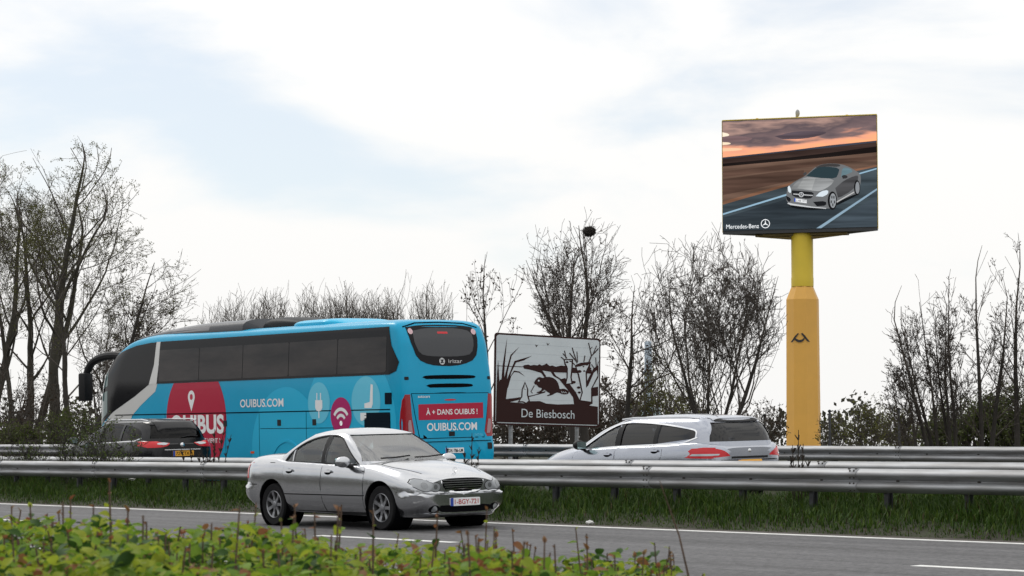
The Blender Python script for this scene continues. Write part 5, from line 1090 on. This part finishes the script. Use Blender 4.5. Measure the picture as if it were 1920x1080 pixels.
def tree(label, px_, Dp, topy, half, seed, stems=1, r0=.2, S=None, lean=(0, 0), bark=BARK, twig=TWIG, leaf=None, nleaf=0, lsz=.05, name='tree', group=None, lowf=.18, spreadk=.0, shape='egg', cat='tree', cpx=None):
    rnd = random.Random(seed); base = on_depth(px_, Dp); base.z = z_ground(base.y) - .1; sc_ = Dp / FPX
    Ht = (YH - topy) * sc_ + CAMZ - base.z; hw = half * sc_; ctr = on_depth(cpx, Dp) if cpx else base
    T = thing(name, label, cat, base, group=group); W = Wood(); P = dict(BASE); P.update(S or {}); P['top'] = Ht * .97
    off = Vector((ctr.x - base.x, ctr.y - base.y, 0)) 
    def env(p, j=1.0):
        u = p.z / (Ht * (.4 + .6 * j))
        if u > 1: return False
        if shape == 'egg': wv = math.sin(min(1, max(.0, (u - lowf + .12) / (1.12 - lowf))) ** .75 * math.pi) ** .55 if u > lowf - .12 else .25
        elif shape == 'fan': wv = min(1, .25 + 1.3 * max(0, u - lowf + .1)) * (1 if u < .72 else math.sqrt(max(0, 1 - ((u - .72) / .28) ** 2)))
        elif shape == 'round': uc = (1 + lowf) / 2; wv = max(.10, math.sqrt(max(0, 1 - ((u - uc) / (1.02 - uc)) ** 2)) ** .85)
        else: wv = (1 - .65 * u)
        cx, cy = off.x * min(1, u * 1.6), off.y * min(1, u * 1.6)
        return math.hypot(p.x - cx, p.y - cy) < hw * wv * 1.03 * j + .12
    for k in range(stems):
        a = 2 * math.pi * (k + rnd.random() * .5) / stems; sp_ = spreadk * rnd.uniform(.5, 1.1) if stems > 1 else 0
        d = Vector((math.cos(a) * sp_, math.sin(a) * sp_, 1)) + Rt * lean[0] * rnd.uniform(.7, 1.3); d.normalize()
        grow(W, rnd, Vector((math.cos(a), math.sin(a), 0)) * (r0 * .9 if stems > 1 else 0), d, r0 * rnd.uniform(.75, 1.1) if stems > 1 else r0, Ht * P.get('lead', 1.0) * (1.0 if stems == 1 else rnd.uniform(.82, 1.08)), 0, P, env)
    tr_ = W.build('trunk', bark, T, 7, .045); W.build('crown', twig, T, 3, 0, .045)
    leaves('foliage', W.tips, rnd, nleaf, lsz, leaf, T)
    return T, W
GL = 'trees behind the far guardrail'
UPR = dict(ang=[(16, 34), (18, 40), (20, 45), (20, 50), (20, 50)], up=[.03, .06, .06, .04, .02])
FAN = dict(ang=[(34, 72), (25, 50), (25, 52), (25, 55), (20, 50)], up=[.02, .05, .045, .03, .02], lead=.92, wig=[.05, .08, .11, .14, .16], kids=[14, 9, 8, 4, 0], lk=[.66, .52, .5, .5, .5], bare=[.08, .12, .1, .1, 0], rk=[.5, .46, .48, .6, .6], rmin=.006)
tree('big olive-budded tree with a thick trunk forked low, ahead of the coach front', 48, 97, 288, 105, 11, 3, .21, dict(kids=[13, 10, 8, 5, 0], **{}), bark=BARK2, leaf=BUD, nleaf=8000, lsz=.030, spreadk=.16, shape='fan', lowf=.25)
tree('tall olive-budded tree with a long curved grey trunk and rounded top ahead of the coach', 103, 94, 258, 155, 12, 1, .26, dict(bare=[.34, .15, .1, .1, 0], kids=[16, 11, 8, 5, 0]), bark=BARK2, leaf=BUD, nleaf=9000, lsz=.030, cpx=140)
tree('spreading dark tree leaning over the coach front with long slanting limbs', 142, 90, 405, 150, 13, 2, .15, dict(ang=[(35, 60), (25, 50), (25, 55), (25, 60), (20, 50)], kids=[13, 10, 8, 5, 0], bare=[.25, .15, .1, .1, 0]), lean=(.25, 0), leaf=BUD, nleaf=3000, lsz=.028, spreadk=.25, cpx=232)
tree('small dense twiggy tree rising just past the coach roof front', 268, 100, 545, 75, 14, 3, .09, dict(kids=[13, 10, 8, 5, 0]), leaf=BUDB, nleaf=1500, lsz=.05, spreadk=.3)
tree('single-trunked bare tree standing behind the low-forked olive-budded tree', -25, 104, 330, 90, 15, 1, .22, bark=BARK2, leaf=BUD, nleaf=5000, lsz=.036)
tree('slender bare tree standing between the coach rear and the brown sign', 921, 84, 468, 58, 21, 1, .10, dict(kids=[11, 7, 6, 3, 0], bare=[.3, .15, .1, .1, 0], **UPR), leaf=BUDB, nleaf=250, lsz=.05, shape='fan', lowf=.35)
nt_, nw = tree('broad bare tree with a round bird nest high in its crown behind the sign', 1087, 80, 408, 112, 22, 3, .15, dict(kids=[13, 9, 8, 5, 0], bare=[.25, .15, .1, .1, 0], **UPR), leaf=BUDB, nleaf=500, lsz=.04, spreadk=.13, shape='fan', lowf=.3)
tree('thin-trunked bare tree between the brown sign and the fan-shaped tree', 1166, 74, 505, 92, 23, 1, .115, dict(FAN, bare=[.15, .12, .1, .1, 0], kids=[16, 9, 7, 4, 0]), leaf=BUDB, nleaf=400, lsz=.05)
tree('wide fan-shaped bare tree with many limbs from the ground beside the yellow pylon', 1330, 72, 440, 134, 24, 5, .085, dict(ang=[(25, 52), (20, 42), (22, 46), (22, 50), (20, 50)], up=[.02, .07, .06, .04, .02], kids=[13, 9, 8, 5, 0], lk=[.8, .5, .48, .5, .5], bare=[.07, .12, .1, .1, 0], rk=[.55, .5, .5, .6, .6]), spreadk=.50, shape='fan', lowf=.12)
# row behind the coach roof
HB = dict(levels=3, kids=[16, 8, 5, 0], seg=[.6, .5, .4, .3], ang=[(12, 32), (15, 35), (18, 45), (20, 40)], up=[.05, .09, .08, .04], bare=[.2, .1, .1, 0], rmin=.0075)
for px_, ty, hf, ns, sd_, lb in ((405, 575, 40, 4, 31, 'low bare bush-like tree over the coach roof beside its front fairing'), (452, 545, 55, 6, 32, 'fine-twigged bare tree over the rear end of the coach roof fairing'), (515, 537, 55, 6, 33, 'fine-twigged bare tree over the middle of the coach roof'), (592, 540, 50, 6, 34, 'upright bare tree over the coach air-conditioning cover'), (648, 536, 50, 7, 35, 'close-stemmed bare tree left of the dark dense clump over the coach roof'), (705, 542, 50, 14, 36, 'dark dense clump of bare stems over the coach roof near its rear'), (768, 525, 34, 3, 37, 'thin bare sapling over the coach rear corner'), (815, 522, 42, 4, 38, 'loose bare tree over the coach rear window')):
    tree(lb, px_, 122, ty, hf, sd_, ns, .075, HB, spreadk=.22, shape='fan', lowf=.1, twig=TWIG2, group=GL)
# upright poles of trees at the right
POL = dict(levels=3, kids=[22, 7, 6, 0], seg=[.5, .4, .3, .25], ang=[(18, 40), (20, 45), (25, 50), (20, 50)], up=[.035, .07, .06, .03], bare=[.15, .1, .1, 0], lk=[.30, .5, .5, .5], rk=[.38, .5, .6, .6], rmin=.0065, wig=[.035, .09, .12, .15])
for px_, ty, hf, ns, r_, ln, sd_, lb, cp in ((1718, 650, 60, 2, .055, -.14, 41, 'short slim bare tree leaning towards the yellow pylon', 1700), (1757, 535, 90, 3, .075, -.16, 42, 'slim many-stemmed bare tree with a long stem arching towards the pylon', 1730), (1790, 520, 70, 3, .075, -.10, 43, 'slim bare tree of upright stems between the arching tree and the twin-stemmed one', 1785), (1848, 472, 70, 2, .11, -.02, 44, 'tall twin-stemmed bare tree, thickest of the upright group near the pylon', 1845), (1908, 430, 60, 1, .10, -.02, 45, 'tallest single-stemmed bare tree beyond the twin-stemmed tree', 1905), (1955, 470, 70, 2, .10, .02, 46, 'bare tree at the end of the upright group, past the tallest stem', 1955)):
    tree(lb, px_, 72, ty, hf, sd_, ns, r_, POL, lean=(ln, 0), spreadk=.12, shape='egg', lowf=.12, leaf=BUDB, nleaf=150, lsz=.03, cpx=cp)
# nest
np_ = on_depth(1105, 79.6, 434); rnd = random.Random(4); W = Wood()
for _ in range(900):
    a = Vector((rnd.gauss(0, 1), rnd.gauss(0, 1), rnd.gauss(0, 1))).normalized(); c = a * rnd.uniform(.05, .21); c.z *= .8; t_ = a.orthogonal(); t_.rotate(Matrix.Rotation(rnd.uniform(0, 6.3), 3, a)); t_ *= rnd.uniform(.03, .10); W.seg(c - t_, c + t_, .008, .006)
nest = thing('bird_nest', 'dark ball-shaped bird nest of sticks high in the bare tree', 'nest', np_); W.build('sticks', BARK, nest, 3)
nest.children[0]['kind'] = 'stuff'
# shrubs and thickets
SHR = dict(levels=3, kids=[9, 7, 5, 0], seg=[.4, .3, .25, .2], ang=[(20, 55), (25, 60), (25, 60), (20, 50)], up=[.02, .05, .04, .02], bare=[.05, .1, .1, 0], rmin=.008, lk=[.55, .55, .5, .5])
for px_, Dp, ty, hf, ns, lf, nl, sd_, lb in (
    (15, 92, 640, 70, 6, BUDB, 500, 51, 'tangled brown thicket at the foot of the forked olive-budded tree'), (75, 91, 690, 60, 6, BUDB, 500, 52, 'tangled brown thicket between the forked trunk and the curved trunk'), (205, 93, 620, 75, 7, BUDB, 900, 53, 'dense brown thicket seen past the coach wing mirror'),
    (130, 88, 755, 70, 8, BUDG, 2600, 54, 'dark green leafy shrub below the leaning tree by the coach front'), (30, 88, 780, 70, 8, BUDG, 2000, 55, 'dark green leafy shrub below the forked tree'),
    (960, 88, 760, 60, 8, BUDB, 1500, 56, 'brown shrub seen under the brown sign by its coach-side post'), (1060, 88, 735, 70, 8, BUDB, 1800, 57, 'brown shrub seen under the brown sign by its other post'), (1140, 86, 690, 60, 8, BUDB, 1500, 58, 'brown shrub beside the thin-trunked tree'), (1230, 90, 660, 70, 9, BUD, 2600, 59, 'olive-green brush at the foot of the distant pale tower'), (1290, 88, 720, 60, 8, BUD, 1600, 60, 'olive-green brush at the foot of the fan-shaped tree'), (1420, 92, 745, 60, 7, BUDB, 900, 61, 'light brown brush between the fan-shaped tree and the pylon'),
    (1562, 112, 765, 38, 7, BUD, 700, 62, 'small shrub just past the yellow pylon beside a thin post'), (1632, 108, 738, 52, 8, BUD, 1800, 63, 'rounded olive shrub tree past the pylon'), (1690, 104, 750, 50, 8, BUD, 1200, 64, 'loose olive shrub beside the rounded one'),
    (1770, 84, 755, 55, 9, BUDG, 2500, 65, 'dark shrub under the arching slim tree'), (1830, 82, 735, 60, 10, BUDG, 4500, 66, 'dark dense shrub under the twin-stemmed tree'), (1890, 82, 715, 65, 10, BUDG, 5000, 67, 'dark dense shrub under the tallest stem'), (1950, 82, 725, 60, 12, BUDG, 7000, 68, 'dark dense shrub at the end of the upright trees')):
    tree(lb, px_, Dp, ty, hf, sd_, ns, .05, SHR, spreadk=.5, shape='egg', lowf=.0, leaf=lf, nleaf=nl, lsz=.05, name='shrub', cat='shrub')
# dark far wood closing the gaps low down
rnd = random.Random(8); V = []; nW = 15000
for i in range(nW):
    x_ = rnd.uniform(-500, 2500); Dp = rnd.uniform(160, 230); h = max(.6, 2.6 + 1.4 * math.sin(x_ * .013) + .9 * math.sin(x_ * .047 + 1) + rnd.gauss(0, .4)); p = on_depth(x_, Dp); p.z = .3 + h * rnd.random() ** .8
    s = rnd.uniform(.10, .32); a = Vector((rnd.gauss(0, 1), rnd.gauss(0, 1), rnd.gauss(0, 1))).normalized(); b2 = a.orthogonal().normalized(); V += [p - a * s, p - b2 * s * .6, p + a * s, p + b2 * s * .6]
tag(ob('far_wood', npmesh('far_wood', np.array([tuple(v) for v in V]), np.arange(nW * 4).reshape(-1, 4), leafmat('far_brush', (.055, .055, .035), (.035, .033, .025), .3))), 'low brown-green brush line far beyond the trees', 'woodland', kind='stuff')
# unseen wood behind the camera, added to darken vehicle sides and coach reflections
V = []; nW = 26000
for i in range(nW):
    x_ = rnd.uniform(-190, 90); y_ = -24 - 9 * rnd.random(); h = 6.0 + 1.8 * math.sin(x_ * .11) + 1.2 * math.sin(x_ * .31 + 2); p = Vector((x_, y_, -.6 + h * rnd.random() ** .75)); s = rnd.uniform(.25, .55)
    a = Vector((rnd.gauss(0, 1), rnd.gauss(0, .6), rnd.gauss(0, 1))).normalized(); b2 = a.orthogonal().normalized(); V += [p - a * s, p - b2 * s * .7, p + a * s, p + b2 * s * .7]
tag(ob('wood', npmesh('wood', np.array([tuple(v) for v in V]), np.arange(nW * 4).reshape(-1, 4), leafmat('wood_brown', (.07, .06, .035), (.04, .033, .022), .2))), 'unseen brown-green wood behind the camera, added to darken vehicle sides and reflections', 'woodland', kind='stuff')

# ---- far tower and thin posts
tp = on_depth(1216, 620); tw = thing('slender_tower', 'slender pale blue-grey tower far off between the bare trees', 'tower', (tp.x, tp.y, .3))
zt = lambda py: on_depth(1216, 620, py).z - .3
TB = mat('pale_concrete', (.42, .50, .58), .7, var=.12, vscale=.12); b = MB(); b.lathe([(1.15, 0), (1.1, zt(760)), (1.02, zt(700)), (.95, zt(642)), (.7, zt(640)), (.05, zt(640))], 12, axis='z'); b.build('shaft', TB, tw, True)
for py in (700, 758): b = MB(); b.lathe([(1.0, zt(py) - .3), (1.45, zt(py) - .1), (1.45, zt(py) + .5), (1.0, zt(py) + .7)], 12, axis='z', close=True); b.build('gallery', mat('tower_band', (.30, .37, .44), .7), tw)
bp = on_depth(1205, 560); b = MB(); b.box((-7, -4, 0), (7, 4, 8.2)); b.box((-2, -2, 8.2), (4, 2, 10)); o = b.build('industrial_hall', mat('hall_cladding', (.42, .50, .52), .7, var=.1, vscale=.3), loc=(bp.x, bp.y, .3)); tag(o, 'pale boxy hall at the foot of the slender tower', 'building')
for px_, ty, Dp, lb in ((1434, 778, 92, 'thin grey post between the fan-shaped tree and the pylon'), (1556, 770, 96, 'thin grey post just past the yellow pylon'), (1686, 766, 96, 'thin grey post among the olive shrubs past the pylon')):
    p = on_depth(px_, Dp); h = (YH - ty) * Dp / FPX + CAMZ - .36; T = thing('fence_post', lb, 'post', (p.x, p.y, .36))
    b = MB(); b.tube([(0, 0, -.2), (0, 0, h)], [.055, .045], 8); b.build('shaft', M_ZIND, T); b = MB(); b.lathe([(.07, h - .06), (.07, h), (.02, h + .04)], 8, axis='z'); b.build('cap', M_BLK, T)

# ---- shrub and dry stalks in the median
def median_shrub(label, px0, px1, s, ytop, ns, nl, seed, lf=BUDG):
    rnd = random.Random(seed); c = on_s((px0 + px1) / 2, 850, s); zb_ = z_ground(s); T = thing('median_shrub', label, 'shrub', (c.x, s, zb_)); W = Wood()
    P = dict(BASE); P.update(top=9, levels=2, seg=[.15, .12, .1], kids=[9, 5, 0], ang=[(25, 60), (25, 60), (20, 50)], up=[.03, .05, .03], bare=[.1, .1, 0], lk=[.45, .5, .5], rmin=.004, wig=[.08, .12, .15])
    for k in range(ns):
        px_ = rnd.uniform(px0, px1); q = on_s(px_, 850, s); u = (px_ - px0) / (px1 - px0); topy = ytop(u) + rnd.uniform(-8, 25); hh = on_s(px_, topy, s).z - zb_
        a = rnd.uniform(0, 6.3); grow(W, rnd, Vector((q.x - c.x, rnd.uniform(-.3, .25), 0)), Vector((math.cos(a) * .25, math.sin(a) * .12, 1)).normalized(), .011, hh, 0, P, lambda p, j=1: abs(p.y) < .5)
    W.build('branches', BARK, T, 3); leaves('foliage', W.tips, rnd, nl, .022, lf, T, .25); return T
DKL = leafmat('median_leaf', (.10, .14, .03), (.045, .07, .016), .35)
median_shrub('leafy dark green shrub growing between the median rails in front of the black people carrier', 108, 252, 23.75, lambda u: 828 - 28 * math.sin(u * 2.9), 24, 1900, 71, DKL)
median_shrub('thin twiggy growth between the median rails beside the leafy shrub', 0, 110, 23.75, lambda u: 848 - 18 * u, 26, 700, 72, DKL)
DRY = mat('dry_stalk', (.030, .022, .016), .95)
def stalks(label, px_, s, tops, seed):
    rnd = random.Random(seed); c = on_s(px_, 860, s); zb_ = z_ground(s); T = thing('dry_weed', label, 'weed', (c.x, s, zb_))
    for dx, ty, bend in tops:
        q = on_s(px_ + dx, ty, s); b = MB(); hh = q.z - zb_; x = q.x - c.x; P = [(x * .6 + bend * .4 * (1 - (1 - u) ** 2) * u * .5, 0, hh * u) for u in np.linspace(0, 1, 9)]
        P = [(p[0] + (x * .4) * i / 8, 0, p[2]) for i, p in enumerate(P)]; b.tube(P, list(np.linspace(.011, .005, 9)), 5)
        st = b.build('stalk', DRY, T)
        b = MB()
        for k in range(16):
            u = rnd.uniform(.55, 1); p = Vector(P[min(8, int(u * 8))]); a = rnd.uniform(-1, 1); b.tube([p, p + Vector((a * .06, rnd.uniform(-.03, .03), .07))], [.011, .004], 4)
        o = b.build('seed_heads', DRY, st); o['kind'] = 'stuff'
stalks('bunch of tall dark dry weeds between the rails beside the black people carrier', 385, 23.8, [(-45, 842, 0), (-30, 838, .1), (-12, 846, 0), (5, 836, -.1), (18, 832, .1), (22, 805, -.4), (30, 800, .5), (42, 815, .6), (10, 850, 0), (-5, 852, .1)], 1)
stalks('dry feathery weed stalks in front of the coach number plate', 883, 23.8, [(2, 812, .0), (-48, 836, .1), (14, 838, .1), (-12, 846, 0)], 2)
stalks('dark dry weed stalks between the rails in front of the pylon foot', 1496, 23.8, [(0, 806, .05), (-10, 834, 0), (9, 832, .05), (18, 862, .1), (-14, 858, 0)], 3)

# ================================================================== hedge in front of the camera
def hedge_top(px_): return float(np.interp(px_, [-700, 0, 120, 230, 330, 420, 520, 640, 740, 850, 930, 1010, 1090, 1180, 1270, 1500, 2500], [985, 994, 998, 986, 1006, 1008, 1008, 1020, 1034, 1048, 1020, 1036, 1054, 1066, 1076, 1140, 1180]))
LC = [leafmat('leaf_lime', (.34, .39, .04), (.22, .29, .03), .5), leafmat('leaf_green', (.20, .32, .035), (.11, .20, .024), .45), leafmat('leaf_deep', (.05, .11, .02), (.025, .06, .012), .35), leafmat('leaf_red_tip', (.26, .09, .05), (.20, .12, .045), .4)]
STEM = mat('hedge_stem', (.085, .05, .033), .8, var=.3, vscale=20)
def leaf_mesh(nm, L_, Wd, curl, mt):
    V = []; n = 5
    for i in range(n + 1):
        u = i / n; wv = Wd * math.sin(math.pi * min(1, u * .93 + .07) ** .8) * (1 if i < n else .02); x = L_ * u; z = -curl * L_ * u * u
        V += [(x, -wv, z + wv * .35), (x, 0, z), (x, wv, z + wv * .35)]
    Fc = [(i * 3 + j, i * 3 + j + 1, i * 3 + j + 4, i * 3 + j + 3) for i in range(n) for j in range(2)]
    return mesh(nm, V, Fc, mt, True)
LM = [[leaf_mesh('leaf', l_, w_, c_, mt) for l_, w_, c_ in ((.048, .015, .25), (.058, .017, .5), (.040, .015, .1))] for mt in LC]
hb = on_depth(500, 6.0); hedge = thing('hedge', 'fresh yellow-green hedge with red shoot tips along the near verge', 'hedge', (hb.x, hb.y, -.6))
rnd = random.Random(21); cand = []; W = Wood()
O = Vector((hb.x, hb.y, -.6))
def htop_z(px_, Dp): 
    b_ = CAMZ - (hedge_top(px_) - YH) * 6.9 / FPX
    return b_ + .022 * math.sin(Dp * 5 + px_ * .02) + .03 * math.sin(px_ * .017 + Dp * 2) + .015 * math.sin(px_ * .06 + Dp * 9)
for i in range(46000):
    px_ = rnd.uniform(-600, 1750); Dp = rnd.uniform(4.7, 7.0); zt_v = htop_z(px_, Dp); fr = rnd.random()
    z = zt_v - (.20 * fr ** 1.3 if rnd.random() < .8 else rnd.uniform(.2, 1.0)); p = on_depth(px_, Dp); p.z = z; cand.append((p, zt_v - z, px_))
for i in range(240):            # shoots that stand above the clipped top
    px_ = rnd.uniform(-500, 1330); Dp = rnd.uniform(4.9, 6.9); z0_ = htop_z(px_, Dp); p = on_depth(px_, Dp); p.z = z0_ - .16; hh = .16 + rnd.uniform(.0, .05) + (rnd.random() < .10) * rnd.uniform(.02, .09)
    q = p + Vector((rnd.gauss(0, .02), rnd.gauss(0, .02), hh)); W.seg(p - O, q - O, .0035, .0022)
    for k in range(5):
        u = .45 + .55 * k / 4; cand.append((p.lerp(q, u), -1 if u > .9 else 0.0, px_))
for px_, ty, Dp in ((205, 905, 6.2), (118, 950, 6.4), (700, 965, 6.0), (820, 968, 6.3), (1100, 1010, 6.3), (240, 960, 6.0), (640, 955, 6.5), (590, 970, 6.2), (1040, 1030, 6.2), (930, 1008, 6.4)):
    q = on_depth(px_, Dp, ty); p = q + Vector((rnd.gauss(0, .02), rnd.gauss(0, .02), -.32)); W.seg(p - O, q - O, .0042, .0025)
    for k in range(8): cand.append((p.lerp(q, .35 + .65 * k / 7), -1 if k > 5 else 0.0, px_))
q = on_depth(1238, 6.4, 905); p = on_depth(1292, 6.4, 1085); p2 = p.lerp(q, .45) + Rt * .008; W.seg(p - O, p2 - O, .004, .003); W.seg(p2 - O, q - O, .003, .0015)
for i in range(900):
    px_ = rnd.uniform(-600, 1750); Dp = rnd.uniform(4.7, 7.0); p = on_depth(px_, Dp); z1_ = htop_z(px_, Dp); p.z = z1_ - rnd.uniform(.25, 1.0); q = p + Vector((rnd.gauss(0, .08), rnd.gauss(0, .08), rnd.uniform(.15, .3))); q.z = min(q.z, z1_); W.seg(p - O, q - O, .006, .004)
W.build('stems', STEM, hedge, 4)
hedge.children[0]['kind'] = 'stuff'
cand.sort(key=lambda c: (c[1] > .06, c[0].length)); allV = [[], [], [], []]; allF = [[], [], [], []]; made = 0
for i, (p, dep, px_) in enumerate(cand):
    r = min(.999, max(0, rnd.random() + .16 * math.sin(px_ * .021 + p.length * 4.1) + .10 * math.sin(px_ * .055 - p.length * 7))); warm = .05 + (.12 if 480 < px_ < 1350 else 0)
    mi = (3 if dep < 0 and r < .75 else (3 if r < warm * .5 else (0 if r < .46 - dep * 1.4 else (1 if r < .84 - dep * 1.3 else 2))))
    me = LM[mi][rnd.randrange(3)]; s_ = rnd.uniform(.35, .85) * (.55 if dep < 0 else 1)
    M_ = Matrix.Translation(p - O) @ Matrix.Rotation(rnd.uniform(0, 6.283), 4, 'Z') @ Matrix.Rotation(rnd.uniform(-.9, .5) - (.6 if dep < 0 else 0), 4, 'Y') @ Matrix.Rotation(rnd.gauss(0, .5), 4, 'X') @ Matrix.Scale(s_, 4)
    dpt = p.dot(Fh); inview = -30 < px_ < 1350 and dep < .04
    if made < 300 and inview and i % 3 == 0:
        o = ob('leaf', me, hedge); o.matrix_local = M_; made += 1
    else:
        b0 = len(allV[mi]); allV[mi] += [tuple(M_ @ v.co) for v in me.vertices]; allF[mi] += [tuple(k + b0 for k in f.vertices) for f in me.polygons]
for k in range(4): tag(ob('foliage', npmesh('foliage', np.array(allV[k]), np.array(allF[k]), LC[k], True), hedge), kind='stuff')
